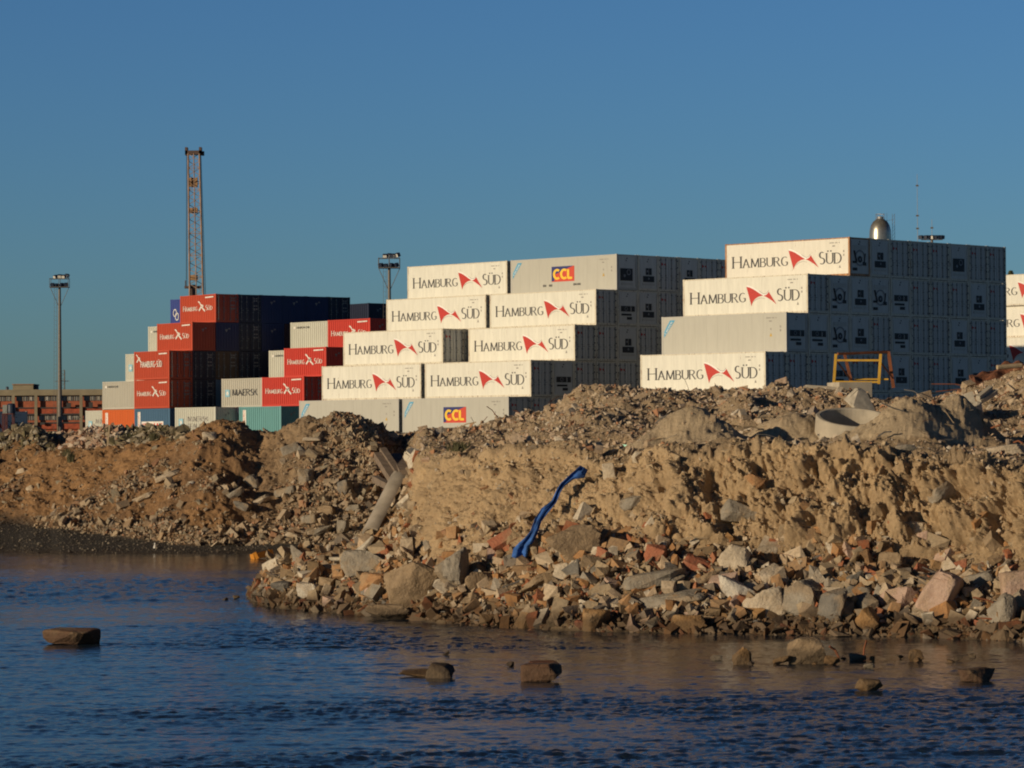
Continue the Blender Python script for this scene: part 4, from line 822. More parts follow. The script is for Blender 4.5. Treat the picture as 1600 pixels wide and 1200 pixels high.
pile('crest_rubble', '', 5000, -80, 100, 108, 128, A(bk), .10, .45, PG, 8, 1.8)
pile('brick_rubble', '', 5500, 90, 190, 108, 128, A(bk), .10, .5, PL, 9, 1.8)
pile('mound_rubble', '', 5500, 165, 290, 108, 128, A(bk), .10, .55, PG, 10, 1.8)
pile('back_rubble', '', 5000, 290, 660, 108, 126, A(bk), .06, .3, PF, 12, 2.0)
bch = (1-right)*sstep(6.7, 7.0, S)*(1-sstep(7.9, 8.2, S))
pile('beach_gravel', '', 2500, -80, 420, 98, 112, A(bch*.8), .03, .16, palette('beach_stone', [(.09, .075, .06), (.05, .045, .04), (.14, .12, .09), (.07, .055, .045), (.22, .19, .15)], False, .1), 13, 2.4)

rs = random.Random(77); b = MB()
for i in range(170):
    q = hit(rs.uniform(420, 1600), rs.uniform(850, 985)) if i < 110 else hit(rs.uniform(700, 1600), rs.uniform(600, 700))
    if q.z < .03: continue
    l, a_ = rs.uniform(.12, .5), rs.uniform(0, 6.28); d = Vector((math.cos(a_), .4*math.sin(a_), rs.uniform(-.5, .6))).normalized()*l; q = q+Vector((0, -.05, .04)); m_ = q+d*.5+Vector((0, 0, rs.uniform(-.02, .05))); r_ = rs.choice([.006, .008, .012, .02])
    b.tube(q, m_, r_, 4, i % 3); b.tube(m_, q+d, r_, 4, i % 3)
put('scrap_sticks', b.mesh('scrap_sticks', [simple('stick_rust', (.2, .07, .03), .9), simple('stick_wood', (.35, .26, .16), .9), simple('stick_grey', (.12, .11, .10), .8)]), kind='stuff')
# medium stones of the scree, one object each
CLS = [('brown', 'brown'), ('grey', 'grey'), ('pale', 'pale'), ('brick', 'brick-red'), ('ochre', 'ochre'), ('pink', 'pinkish'), ('slate', 'dark grey')]
MED = {}
rs = random.Random(5); cnt = 0
while cnt < 190:
    pxx = rs.uniform(400, 1600); pyy = rs.uniform(850 if pxx > 650 else 905, 985)
    p = hit(pxx, pyy)
    if p.z < .02 or p.y > 70: continue
    mk, cl = CLS[rs.choice([0, 0, 1, 1, 2, 3, 4, 4, 5, 6])]; k = rs.randrange(6)
    if (mk, k) not in MED:
        v, f = (hull(300+k, 9) if k < 3 else block(300+k)); v = v/np.abs(v).max()*np.array([1, .85, .75 if k < 4 else .4]); MED[(mk, k)] = tri_mesh('stone', v, f, RM[mk])
    s = rs.choice([.10, .13, .16, .2, .25])
    o = thing('stone', f'{cl} broken stone lying loose in the waterside scree', 'stone', (p.x, p.y, p.z+s*.25), 0, f'{cl} stones of the waterside scree', MED[(mk, k)])
    o.rotation_euler = (rs.uniform(-.7, .7), rs.uniform(-.7, .7), rs.uniform(0, 6)); o.scale = (s, s, s); cnt += 1

# ---------------------------------------------------------------- things on the near bank
CONC = simple('weathered_concrete', (.42, .37, .29), .9, var=.18, sc=3, bump=.01)
RUST = simple('rusty_iron', (.20, .065, .025), .85, var=.4, sc=6, bump=.01); YPAINT = simple('yellow_paint', (.62, .36, .04), .6, var=.2, sc=4)
def ring(px_, py_, wpx, D, hgt, lx, ly, label, arcdeg=360, a0=0, thick=.10):
    p = at(px_, py_, D); r = wpx*D/F/2; b = MB(); n = 56; prof = [(r, -hgt), (r, -.02), (r-.02, 0), (r-thick+.02, 0), (r-thick, -.02), (r-thick, -hgt)]
    N_ = n if arcdeg == 360 else int(n*arcdeg/360)
    vs = [((rr+.006*math.sin(7*t)) * math.cos(t), (rr+.006*math.sin(5*t))*math.sin(t), z) for (rr, z) in prof for t in [math.radians(a0+arcdeg*i/N_) for i in range(N_ if arcdeg == 360 else N_+1)]]
    m = N_ if arcdeg == 360 else N_+1
    fs = [(k*m+i, k*m+(i+1) % m, ((k+1) % 6)*m+(i+1) % m, ((k+1) % 6)*m+i) for k in range(6) for i in range(m if arcdeg == 360 else m-1)]
    if arcdeg != 360: fs += [tuple(k*m for k in range(6)), tuple(k*m+m-1 for k in reversed(range(6)))]
    b.add(vs, fs); o = thing('concrete_ring', label, 'concrete ring', p, 0, None, b.mesh('concrete_ring', CONC, False)); o.rotation_euler = (lx, ly, 0); return o
ring(1337, 652, 124, 69.6, .62, math.radians(15), math.radians(3), 'concrete well ring lying open side up, half sunk between two sand mounds')
b = MB(); b.lathe([(0, 0), (.74, 0)], 32); p = at(1337, 652, 69.8)
ring(1496, 636, 76, 72.0, .4, math.radians(9), math.radians(-12), 'smaller concrete ring buried in the sand under a pale slab')
# curved shard of a broken pipe standing behind the ring
def shard(px_, py_, w, h, D, label, tilt, curve=.35, mat=CONC, name='pipe_shard', prof=None, th=.07):
    p = at(px_, py_, D); W_, H_ = w*D/F, h*D/F; b = MB(); nx, nz = 14, 8; pr = prof or (lambda v: (0.0, 1.0)); vs = []
    for s_ in (0, 1):
        for j in range(nz+1):
            v = j/nz; l, r = pr(v)
            for i in range(nx+1):
                u = l+(r-l)*i/nx; x = (u-.5)*W_; y = curve*W_*(1-(2*u-1)**2)*-1+s_*th; vs.append((x, y, (v-.5)*H_+.01*math.sin(9*u+5*v)))
    m = nx+1; k = m*(nz+1); fs = []
    for j in range(nz):
        for i in range(nx): a = j*m+i; fs += [(a, a+1, a+m+1, a+m), (k+a, k+a+m, k+a+m+1, k+a+1)]
    for i in range(nx): fs += [(i, k+i, k+i+1, i+1), (nz*m+i, nz*m+i+1, k+nz*m+i+1, k+nz*m+i)]
    for j in range(nz): a = j*m; c = a+nx; fs += [(a, a+m, k+a+m, k+a), (c, k+c, k+c+m, c+m)]
    b.add(vs, fs); o = thing(name, label, 'concrete shard', p, 0, None, b.mesh(name, mat)); o.rotation_euler = (math.radians(-12), math.radians(tilt), 0); return o
SH_LATE = True
shard(1496, 630, 56, 24, 71.3, 'pale triangular slab leaning over the smaller buried ring', -14, .05, simple('pale_concrete', (.52, .46, .36), .9), prof=lambda v: (.75*v, 1.0), th=.06)
for i, (a, c, lab) in enumerate((((1528, 622), (1548, 606), 'upper pale concrete post poking out of the right-hand rubble'), ((1530, 628), (1556, 612), 'lower pale concrete post poking out of the right-hand rubble'))):
    q0, q1 = at(*a, 73.5), at(*c, 74); b = MB(); b.bar(Vector((0, 0, 0)), q1-q0, .10); thing('concrete_post', lab, 'concrete post', q0, 0, None, b.mesh('concrete_post', CONC))
# concrete block, kerb and yellow frame on the ridge
def floorz(x, y): return float(ground(x, y))
D = 82.0
p = at(1337, 612, D); b = MB(); w = 54*D/F/2; b.box(-w, w, 0, .9, -.45, at(1337, 597, D).z-p.z); o = thing('concrete_block', 'pale concrete block standing under the yellow frame', 'concrete block', p, math.radians(14), None, b.mesh('concrete_block', CONC))
p = at(1287, 603, D); b = MB(); b.box(-.42, .42, 0, .5, -.3, 0); o = thing('concrete_beam', 'low pale concrete beam left of the yellow frame', 'concrete beam', p, 0, None, b.mesh('concrete_beam', CONC)); o.rotation_euler = (0, math.radians(4), 0)
D = 83.2
fr = at(1302, 607, D); root = thing('steel_trestle', 'steel frame with yellow front ladder and rusty rear legs on the rubble ridge', 'steel frame', fr)
def q(px_, py_, dd=0): return at(px_, py_, D+dd)-fr
def bar(name, a, c, w, m): b = MB(); b.bar(a, c, w); return put(name, b.mesh(name, m), root)
bar('post', q(1302, 609), q(1306, 553), .062, YPAINT); bar('post', q(1373, 600), q(1376, 553), .062, YPAINT)
bar('rail', q(1306, 563), q(1375, 563), .05, YPAINT); bar('rail', q(1303, 596.5), q(1375, 597), .045, YPAINT); bar('rail', q(1335, 592.5, .9), q(1388, 592.5, .9), .04, YPAINT)
bar('rear_leg', q(1319, 551, .9), q(1330, 596, .9), .07, RUST); bar('rear_leg', q(1388, 549, .9), q(1396, 606, .9), .075, RUST); bar('rail', q(1309, 553, .2), q(1387, 550, .9), .06, RUST)
bar('brace', q(1309, 566), q(1330, 594, .9), .03, RUST); bar('brace', q(1376, 566), q(1396, 592, .9), .03, RUST)
# rusty sheet and pale log on the right-hand crest
p = at(1578, 596, 84.5)
def rusty():
    nx, ny = 30, 16; b = MB(); vs = []
    for j in range(ny+1):
        for i in range(nx+1):
            u, v = i/nx, j/ny; x = -.95+2.3*u; y = -.9+1.5*v; z = -.35+.75*math.sin(min(1, v*1.15)*math.pi/2)*(.55+.45*math.sin(u*2.4+.3))+.07*math.sin(9*u+4*v)+.05*math.sin(17*u+7*v)+.04*math.sin(31*u-11*v)
            vs.append((x, y, z))
    m = nx+1; b.add(vs, [(j*m+i, j*m+i+1, (j+1)*m+i+1, (j+1)*m+i) for j in range(ny) for i in range(nx)])
    vs2 = [(x, y+.02, z-.6) for x, y, z in vs]; b.add(vs2, [(j*m+i, (j+1)*m+i, (j+1)*m+i+1, j*m+i+1) for j in range(ny) for i in range(nx)]); k = len(vs)
    for i in range(nx): b.f.append((i, k+i, k+i+1, i+1)); b.m.append(0); a = ny*m+i; b.f.append((a, a+1, k+a+1, k+a)); b.m.append(0)
    for j in range(ny): a = j*m; b.f.append((a, a+m, k+a+m, k+a)); b.m.append(0); a = j*m+nx; b.f.append((a, k+a, k+a+m, a+m)); b.m.append(0)
    return b.mesh('rusty_heap', simple('rusty_earth', (.16, .06, .028), .9, var=.5, sc=9, bump=.05))
thing('rusty_iron_heap', 'heap of rust-brown crumpled iron at the right end of the ridge', 'scrap iron', p, 0, None, rusty())
a, c = at(1558, 574, 83.4), at(1596, 571, 83.6); b = MB(); b.tube((0, 0, 0), c-a, .06, 8); thing('pole_piece', 'pale round pole lying on top of the rusty heap', 'pole', a, 0, None, b.mesh('pole_piece', simple('old_wood', (.42, .32, .2), .9, var=.2)))
# rebar twigs
for i, (a, c, D_, r_, lab) in enumerate((((1455, 600), (1530, 608), 80, .012, 'upper bent rusty rod reaching out of the right-hand rubble'), ((1462, 612), (1535, 612), 79, .012, 'lower bent rusty rod reaching out of the right-hand rubble'), ((1370, 834), (1475, 848), 59.5, .016, 'rusty rod lying across the lower clay bank'), ((1348, 1040), (1354, 1000), 50.2, .014, 'thin rusty rod standing upright in the shallows'), ((1296, 1010), (1314, 1034), 49.8, .018, 'orange-tipped rod leaning on the biggest rock in the shallows'))):
    q0, q1 = at(*a, D_), at(*c, D_); b = MB(); m = (q1-q0)*.5+Vector((0, .05, .06)); b.tube((0, 0, 0), m, r_, 5); b.tube(m, q1-q0, r_, 5); thing('steel_rod', lab, 'rod', q0, 0, None, b.mesh('steel_rod', RUST))
# blue cloth strip hanging down the bank
def cloth():
    path = [(912, 738, 14), (905, 746, 17), (893, 752, 11), (880, 764, 7), (871, 776, 7), (864, 790, 9), (852, 808, 11), (842, 824, 12), (832, 840, 13), (825, 852, 13), (820, 860, 20), (813, 872, 24), (808, 880, 20)]
    pts = []
    for x, y, w in path: h_ = hit(x, y); pts.append((h_+Vector((0, -.42, .08)), w*1.0*h_.y/F))
    o0 = pts[-1][0].copy(); vs = []; n = 9
    for side in (0, 1):
        for k, (c, w) in enumerate(pts):
            a = pts[max(k-1, 0)][0]; e = pts[min(k+1, len(pts)-1)][0]; d = (e-a).normalized(); s = d.cross(Vector((0, -1, .3))).normalized()
            for i in range(n):
                u = i/(n-1)-.5; vs.append(c-o0+s*w*u*(1+.15*math.sin(k*2.3))+Vector((.02*math.sin(k*1.7), -.04*math.cos(u*9+k*.9)-.03*math.cos(u*22+k*1.3), .0))+Vector((0, side*.02, 0)))
    m = n; K = m*len(pts); fs = []
    for k in range(len(pts)-1):
        for i in range(n-1): a = k*m+i; fs += [(a, a+1, a+m+1, a+m), (K+a, K+a+m, K+a+m+1, K+a+1)]
        a = k*m; fs += [(a, a+m, K+a+m, K+a)]; a = k*m+n-1; fs += [(a, K+a, K+a+m, a+m)]
    b = MB(); b.add(vs, fs); return o0, b.mesh('blue_cloth', simple('blue_fabric', (.04, .13, .42), .95, var=.5, sc=5, bump=.01), True)
o0, cm = cloth(); thing('blue_cloth_strip', 'long blue cloth strip hanging down the sandy bank', 'cloth', o0, 0, None, cm)
q0 = hit(862, 884); boulder(864, 881, 18, 12, 20, 'slate', 'small dark bluish scrap stone left below the blue cloth', 140) if False else None
# broken concrete pipe, pale slab, planks on the left shoulder of the near bank
def halfpipe(a, c, wpx, label, mat, D0, D1, name='broken_pipe', arcd=200, th=.05):
    q0, q1 = at(*a, D0), at(*c, D1); r = wpx*D0/F/2; d = q1-q0; L_ = d.length; b = MB(); n = 20; nl = 10; vs = []
    for s_ in (0, 1):
        rr = r-s_*th
        for k in range(nl+1):
            for i in range(n+1):
                t = math.radians(-arcd/2+arcd*i/n); j = (.12*math.sin(3*t+1)+.05*math.sin(11*t))*(1 if k == nl else 0)*r*1.5
                vs.append((rr*math.sin(t), rr*math.cos(t), L_*k/nl+j))
    m = n+1; K = m*(nl+1); fs = []
    for k in range(nl):
        for i in range(n): e = k*m+i; fs += [(e, e+1, e+m+1, e+m), (K+e, K+e+m, K+e+m+1, K+e+1)]
        e = k*m; fs += [(e, e+m, K+e+m, K+e)]; e = k*m+n; fs += [(e, K+e, K+e+m, e+m)]
    for i in range(n): fs += [(i, K+i, K+i+1, i+1)]; e = nl*m+i; fs += [(e, e+1, K+e+1, K+e)]
    b.add(vs, fs); o = thing(name, label, 'pipe', q0, 0, None, b.mesh(name, mat, False))
    z = d.normalized(); y = Vector((-.55, -.8, .2)); y = (y-z*y.dot(z)).normalized(); x = y.cross(z); o.rotation_euler = Matrix((x, y, z)).transposed().to_euler(); return o
halfpipe((583, 838), (627, 752), 38, 'grey broken concrete pipe lying down the left shoulder of the bank', simple('old_pipe', (.30, .26, .21), .9, var=.35, sc=2.5, bump=.01), 68.0, 69.3, arcd=115)
def slab2(name, pts, D_, th, label, cat, mat, push=0):
    q_ = [at(x, y, d) for x, y, d in pts]; o0 = q_[0]; b = MB(); nrm = (q_[1]-q_[0]).cross(q_[2]-q_[0]).normalized(); n = len(q_)
    if nrm.y > 0: nrm = -nrm
    vs = [v-o0 for v in q_]+[v-o0-nrm*th for v in q_]; b.add(vs, [tuple(range(n)), tuple(range(2*n-1, n-1, -1))]+[(i, n+i, n+(i+1) % n, (i+1) % n) for i in range(n)]); me = b.mesh(name, mat)
    bm = bmesh.new(); bm.from_mesh(me); bmesh.ops.recalc_face_normals(bm, faces=bm.faces); bmesh.ops.bevel(bm, geom=bm.edges[:], offset=th*.18, segments=2, affect='EDGES'); bm.to_mesh(me); bm.free()
    return thing(name, label, cat, o0, 0, None, me)
PALEC = simple('pale_concrete', (.52, .46, .36), .9)
fs_ = [(513, 871), (530, 853), (572, 828), (583, 837), (568, 857), (546, 872)]; fm = min(hit(x, y).y for x, y in fs_)
slab2('fallen_slab', [(x, y, fm-.75+.25*(hit(x, y).y-fm)) for x, y in fs_], 66, .07, 'pale fallen slab lying on the left shoulder above the flat grey boulder', 'slab', PALEC)
slab2('edge_slab', [(632, 704, 69.5), (640, 697, 69.8), (672, 706, 69.8), (688, 712, 69.8), (669, 722, 69.3), (644, 714, 69.3)], 69, .2, 'thick pale slab jutting from the top left corner of the near bank', 'slab', PALEC)
slab2('pipe_shard', [(1321, 627, 72.3), (1341, 609, 72.4), (1347, 608, 72.5), (1356, 614, 72.5), (1369, 642, 72.4), (1364, 648, 72.3), (1340, 646, 72.2), (1333, 634, 72.2)], 72, .09, 'pale pointed shard of broken concrete sticking up behind the well ring', 'concrete shard', PALEC)
WOOD = simple('grey_planks', (.20, .15, .11), .9, var=.3, sc=6)
for i, (a, c, w_, lab) in enumerate((((590, 712), (618, 756), .16, 'longest brown plank sticking out left of the pipe'), ((598, 704), (628, 748), .14, 'upper plank next to the thick pale slab'), ((618, 716), (632, 742), .22, 'short stub of beam close under the thick pale slab'), ((586, 748), (608, 760), .14, 'low plank end just above the broken pipe'))):
    q0, q1 = at(*a, 72.5+i*.2), at(*c, 70.5+i*.1); b = MB(); b.bar((0, 0, 0), q1-q0, w_); thing('plank', lab, 'plank', q0, 0, None, b.mesh('plank', WOOD))
# orange block in the inlet, little white bottle, green strip, stake
def orange():
    b = MB(); q0, q1 = at(394, 871, 95), at(424, 864, 95.5); d = q1-q0; b.bar((0, 0, 0), d, .17); b.bar(d*.8+Vector((0, 0, .05)), d*1.12+Vector((0, 0, -.2)), .12); b.bar(d*.1, d*.3+Vector((0, -.1, .03)), .2); return q0, b.mesh('orange_float', simple('orange_plastic', (.55, .22, .02), .5, var=.15))
q0, m_ = orange(); q0.z = .06; thing('orange_plastic_block', 'orange plastic block floating at the mouth of the inlet', 'float', q0, 0, None, m_)
b = MB(); b.lathe([(0, 0), (.035, 0), (.045, .05), (.045, .18), (.018, .24), (.018, .3), (0, .3)], 10); p = at(242, 863, CAMZ*F/(863-hor(242))); thing('white_bottle', 'tiny white bottle upright at the water edge below the dark beach', 'bottle', (p.x, p.y, -.01), 0, None, b.mesh('white_bottle', WHT))
b = MB(); a, c = at(974, 696, 71), at(997, 699.5, 70.6); b.bar((0, 0, 0), c-a, .05); thing('mint_plastic_strip', 'thin mint-green plastic strip lying on the rubble beside the sand mound', 'plastic strip', a, 0, None, b.mesh('mint_plastic_strip', simple('mint_plastic', (.35, .68, .55), .4)))
b = MB(); a, c = at(168, 697, 110), at(171, 664, 110); b.bar((0, 0, 0), c-a, .05); thing('wooden_stake', 'thin wooden stake upright in the left rubble', 'stake', a, 0, None, b.mesh('wooden_stake', simple('old_wood', (.42, .32, .2), .9)))
# weeds: many thin blades in tufts
def weeds(name, tufts, mat, seed):
    rs = random.Random(seed); b = MB()
    for (x, y, z, r, h, n) in tufts:
        for i in range(n):
            a = rs.uniform(0, 6.28); d = rs.uniform(0, r); lx, ly = x+d*math.cos(a), y+d*math.sin(a); hh = h*rs.uniform(.5, 1.1); dx, dy = rs.uniform(-.5, .5)*hh, rs.uniform(-.5, .5)*hh; w = .012
            b.add([(lx-w, ly, z-.03), (lx+w, ly, z-.03), (lx+dx*.5+w, ly+dy*.5, z+hh*.6), (lx+dx, ly+dy, z+hh*.9), (lx+dx*.5-w, ly+dy*.5, z+hh*.6)], [(0, 1, 2, 3, 4)])
    put(name, b.mesh(name, mat), kind='stuff')
GRN = simple('weed_leaf', (.075, .07, .03), .8, var=.4); tf = []
for x, y, r_, h_, n_ in [(180+i*9+R.uniform(-4, 4), 672+R.uniform(-4, 12), .25, .16, 45) for i in range(12)]+[(104, 712, .15, .3, 30), (110, 722, .12, .4, 40), (716, 703, .25, .2, 60), (240, 688, .2, .3, 50)]:
    p = hit(x, y); tf.append((p.x, p.y, p.z, r_, h_, n_))
weeds('weeds', tf, GRN, 4)

# ---------------------------------------------------------------- lamp masts, crane, tank, antennas, building
POLE = simple('mast_grey', (.15, .135, .12), .6, .3); LAMPB = simple('lamp_housing_dark', (.02, .03, .06), .5); LAMPW = simple('lamp_glass', (.7, .68, .62), .3)
def mast(pxx, ytop, D_, label, side):
    top = at(pxx, ytop, D_); H_ = top.z-GZ; o = thing('floodlight_mast', label, 'light mast', (top.x, top.y, GZ), 0, 'floodlight masts'); 
    b = MB(); b.tube((0, 0, 0), (0, 0, H_-1.4), .24, 10, 0, .13); put('pole', b.mesh('pole', POLE), o)
    b = MB(); z = H_-1.4; b.box(-.95, .95, -.55, .55, z, z+.07)
    for s in (-1, 1): b.tube((-.95, s*.55, z+.9), (.95, s*.55, z+.9), .025, 5); b.tube((s*.95, -.55, z+.9), (s*.95, .55, z+.9), .025, 5)
    for x in (-.95, 0, .95):
        for y in (-.55, .55): b.tube((x, y, z), (x, y, z+.95), .025, 5)
    put('platform', b.mesh('platform', POLE), o)
    for s in (-1, 1): b = MB(); b.tube((s*.95, 0, z), (s*.1, 0, z-1.9), .03, 5); put('brace', b.mesh('brace', POLE), o)
    b = MB(); 
    for s in (-.62, -.36): b.tube((s, -.1, .3), (s+.1, -.1, z), .018, 4)
    for i in range(int(z/.45)): zz = .4+i*.45; b.tube((-.62+.1*zz/z, -.1, zz), (-.36+.1*zz/z, -.1, zz), .012, 4)
    put('ladder', b.mesh('ladder', POLE), o)
    for i, (x, zz, w_) in enumerate(((-.75, z+.3, 0), (-.3, z+.25, 0), (.2, z+.3, 0), (.65, z+.32, 0), (-.35, z+1.1, 1), (.05, z+1.15, 1), (.45, z+1.12, 1), (.8, z+1.2, 1))):
        b = MB(); b.box(-.2, .2, -.18, .12, -.17, .17, 0); b.box(-.17, .17, -.2, -.181, -.14, .14, 1); f = put('floodlight', b.mesh('floodlight', [LAMPB, LAMPW if w_ else LAMPB]), o, (x, -.3 if w_ else .3, zz)); f.rotation_euler = (math.radians(25), 0, R.uniform(-.9, .9))
    return o
mast(93, 428, 340, 'tall floodlight mast standing alone in front of the long brick building', 1)
mast(608, 395, 300, 'floodlight mast rising behind the containers left of the white pyramid', 1)
def crane():
    D_ = 345; b0 = at(310, 480, D_); k = D_/F; o = thing('lattice_crane', 'rusty orange lattice crane boom rising upright behind the tall container stack', 'crane', (b0.x, b0.y, GZ)); OR = simple('crane_orange', (.32, .21, .15), .75, var=.4, sc=1)
    def w(px_, py_, dd=0): return at(px_, py_, D_+dd)-Vector((b0.x, b0.y, GZ))
    B0 = [w(296.5, 470, -.8), w(317.5, 470, -.8), w(317.5, 470, .8), w(296.5, 470, .8)]; T0 = [w(294, 240, -.5), w(311.5, 240, -.5), w(311.5, 240, .5), w(294, 240, .5)]
    G0 = [a+(a-c)*((a.z-.9)/(c.z-a.z)) for a, c in zip(B0, T0)]
    b = MB()
    for a, c in zip(G0, T0): b.tube(a, c, .10, 6)
    b.tube((G0[0]+G0[1])/2, (T0[0]+T0[1])/2, .06, 5); put('chords', b.mesh('chords', OR), o)
    b = MB(); N_ = 38
    for i in range(N_):
        for s in range(4):
            p0, p1 = G0[s].lerp(T0[s], i/N_), G0[(s+1) % 4].lerp(T0[(s+1) % 4], (i+1)/N_); r0, r1 = G0[s].lerp(T0[s], i/N_), G0[(s+1) % 4].lerp(T0[(s+1) % 4], i/N_)
            if (i+s) % 2: p0, p1 = G0[(s+1) % 4].lerp(T0[(s+1) % 4], i/N_), G0[s].lerp(T0[s], (i+1)/N_)
            b.tube(p0, p1, .042, 4)
            if i % 3 == 0: b.tube(r0, r1, .035, 4)
    put('lattice', b.mesh('lattice', OR), o)
    b = MB(); c = w(302.5, 238); b.box(c.x-.85, c.x+.85, c.y-.5, c.y+.5, c.z-.25, c.z+.15); b.box(c.x-.85, c.x-.6, c.y-.5, c.y+.5, c.z-.3, c.z+.5); b.box(c.x+.6, c.x+.85, c.y-.5, c.y+.5, c.z-.3, c.z+.5); b.box(c.x+.85, c.x+1.1, c.y-.2, c.y+.2, c.z-.35, c.z+.1); put('boom_head', b.mesh('boom_head', simple('crane_dark', (.10, .06, .05), .7)), o)
    for (a, c_, r_) in ((w(291.5, 240), w(291, 448), .03), (w(292.8, 240), w(292.2, 448), .025), (w(314, 240), w(321.5, 470), .035), (w(313, 240), w(319.6, 470), .025)):
        b = MB(); b.tube(a, c_, r_, 4); put('cable', b.mesh('cable', DARK), o)
    b = MB()
    for y0, y1 in ((278, 292), (325, 333), (430, 438)): a = w(302, (y0+y1)/2); b.box(a.x-.38, a.x+.45, a.y-.25, a.y+.25, w(302, y1).z, w(302, y0).z)
    put('winch_box', b.mesh('winch_box', simple('crane_ochre', (.36, .21, .10), .8, var=.3, sc=2)), o)
    b = MB(); a = w(298, 449); b.box(a.x-.6, a.x+1.1, a.y-.6, a.y+.1, a.z-.12, a.z+.12); b.box(a.x-.15, a.x+.5, a.y-.5, a.y+.1, a.z-1.2, a.z+.25); b.tube(a+Vector((-.5, -.5, 0)), a+Vector((-.5, -.5, .7)), .05, 5); put('hook_block', b.mesh('hook_block', simple('crane_dark', (.1, .06, .05), .7)), o)
    b = MB(); c = (G0[0]+G0[2])/2; b.box(c.x-2, c.x+2, c.y-2, c.y+2, 0, 1.2); put('base', b.mesh('base', OR), o)
crane()
# egg-shaped tank on a far roof
def tank():
    D_ = 520; c = at(1375.5, 373, D_); s = D_/F; o = thing('silver_tank', 'silver dome-topped tank rising behind the right-hand pyramid', 'tank', (c.x, c.y, GZ)); z0 = c.z-GZ; r = 17*s; h = 31*s
    b = MB(); b.lathe([(r*1.02, -z0*0+.0), (r*1.02, z0), (r, z0+h*.25), (r*.97, z0+h*.45), (r*.86, z0+h*.68), (r*.66, z0+h*.86), (r*.40, z0+h*.97), (r*.36, z0+h), (0, z0+h)], 40)
    n = NT('tank_metal'); p = n.co('Object'); n.col(n.mix(n.ramp(n.noise(p, 3, 6), [(.3, 0.0), (.7, 1.0)]), (.32, .30, .25), (.48, .45, .38))); n.rough(.35, .75); put('shell', b.mesh('shell', n.mat, True), o)
    b = MB(); zt = z0+h; b.tube((0, 0, zt), (0, 0, zt+.35), r*.3, 14)
    for i in range(8): t = i*math.pi/4; b.tube((r*.42*math.cos(t), r*.42*math.sin(t), zt-.1), (r*.42*math.cos(t), r*.42*math.sin(t), zt+.8), .03, 4); t2 = t+math.pi/4; b.tube((r*.42*math.cos(t), r*.42*math.sin(t), zt+.75), (r*.42*math.cos(t2), r*.42*math.sin(t2), zt+.75), .03, 4)
    put('top_cage', b.mesh('top_cage', STEEL), o)
    b = MB(); m = at(1396, 334, D_)-Vector((c.x, c.y, GZ))
    for dx in (-.18, .18): b.tube((m.x+dx, 0, 0), (m.x+dx, 0, m.z), .035, 4)
    for i in range(60): zz = m.z*i/60; b.tube((m.x-.18, 0, zz), (m.x+.18, 0, zz+m.z/60), .025, 4)
    b.tube((r*.5, 0, zt-.3), (m.x, 0, zt-.1), .03, 4); b.tube((r*.62, 0, zt-.6), (r*.62, 0, zt+.9), .03, 4); put('side_mast', b.mesh('side_mast', POLE), o)
tank()
def antenna(pxx, yt, yb, D_, label, segs):
    t = at(pxx, yt, D_); o = thing('antenna', label, 'antenna', (t.x, t.y, GZ)); H_ = t.z-GZ; b = MB(); b.tube((0, 0, 0), (0, 0, H_), .07, 6, 0, .03); put('mast', b.mesh('mast', simple('antenna_pale', (.35, .35, .33), .6, .3)), o); b = MB()
    for y in segs: z = at(pxx, y, D_).z-GZ; b.box(-.22, .22, -.1, .1, z-.12, z+.12)
    put('dipole', b.mesh('dipole', POLE), o)
antenna(1433, 272, 372, 520, 'very tall thin whip antenna right of the silver tank', (290, 337, 357)); antenna(1456, 343, 372, 520, 'short whip antenna above the cluster of floodlights', (356,))
p = at(1456, 374, 500); o = thing('floodlight_cluster', 'cluster of floodlights on a mast top behind the right-hand pyramid', 'floodlights', (p.x, p.y, GZ)); b = MB(); b.tube((0, 0, 0), (0, 0, p.z-GZ), .2, 8); b.box(-1.6, 1.6, -.3, .3, p.z-GZ-.1, p.z-GZ); put('pole', b.mesh('pole', POLE), o)
for i, (x, lit) in enumerate(((-1.65, 0), (-.9, 0), (-.35, 0), (0, 1), (.5, 0), (1.15, 0), (1.5, 0))): b = MB(); b.box(-.3, .3, -.25, .2, 0, .55, 0); b.box(-.27, .27, -.27, -.252, .04, .5, 1); f = put('floodlight', b.mesh('floodlight', [LAMPB, LAMPW if lit else LAMPB]), o, (x, -.1, p.z-GZ+.05)); f.rotation_euler = (math.radians(12), 0, R.uniform(-.6, .6) if not lit else -.5)
# tree behind the far right stack
def tree(pxx, ytop, D_, label):
    t = at(pxx, ytop, D_); H_ = t.z-GZ; o = thing('conifer_tree', label, 'tree', (t.x, t.y, GZ)); b = MB(); b.tube((0, 0, 0), (0, 0, H_*.95), .35, 8, 0, .05)
    rs = random.Random(9)
    for i in range(10): a = rs.uniform(0, 6.3); z = H_*rs.uniform(.4, .85); b.tube((0, 0, z), (1.6*math.cos(a), 1.6*math.sin(a), z+.5), .06, 4, 0, .02)
    put('trunk', b.mesh('trunk', simple('bark', (.12, .08, .05), .9)), o); b = MB()
    for i in range(9000):
        z = H_*(1-rs.random()**1.2*.6); rr = (H_-z)*.42+.15; a = rs.uniform(0, 6.3); d = rr*math.sqrt(rs.random())*(1+.35*math.sin(3*a+z*1.3)); x, y = d*math.cos(a), d*math.sin(a); s = .16
        v = [(x+rs.uniform(-s, s), y+rs.uniform(-s, s), z+rs.uniform(-s, s)) for _ in range(3)]; b.add(v, [(0, 1, 2)])
    put('crown', b.mesh('crown', simple('tree_leaf', (.09, .10, .035), .85, var=.5, sc=1)), o)
tree(1579, 424, 420, 'bushy green tree top showing above the far right stack')
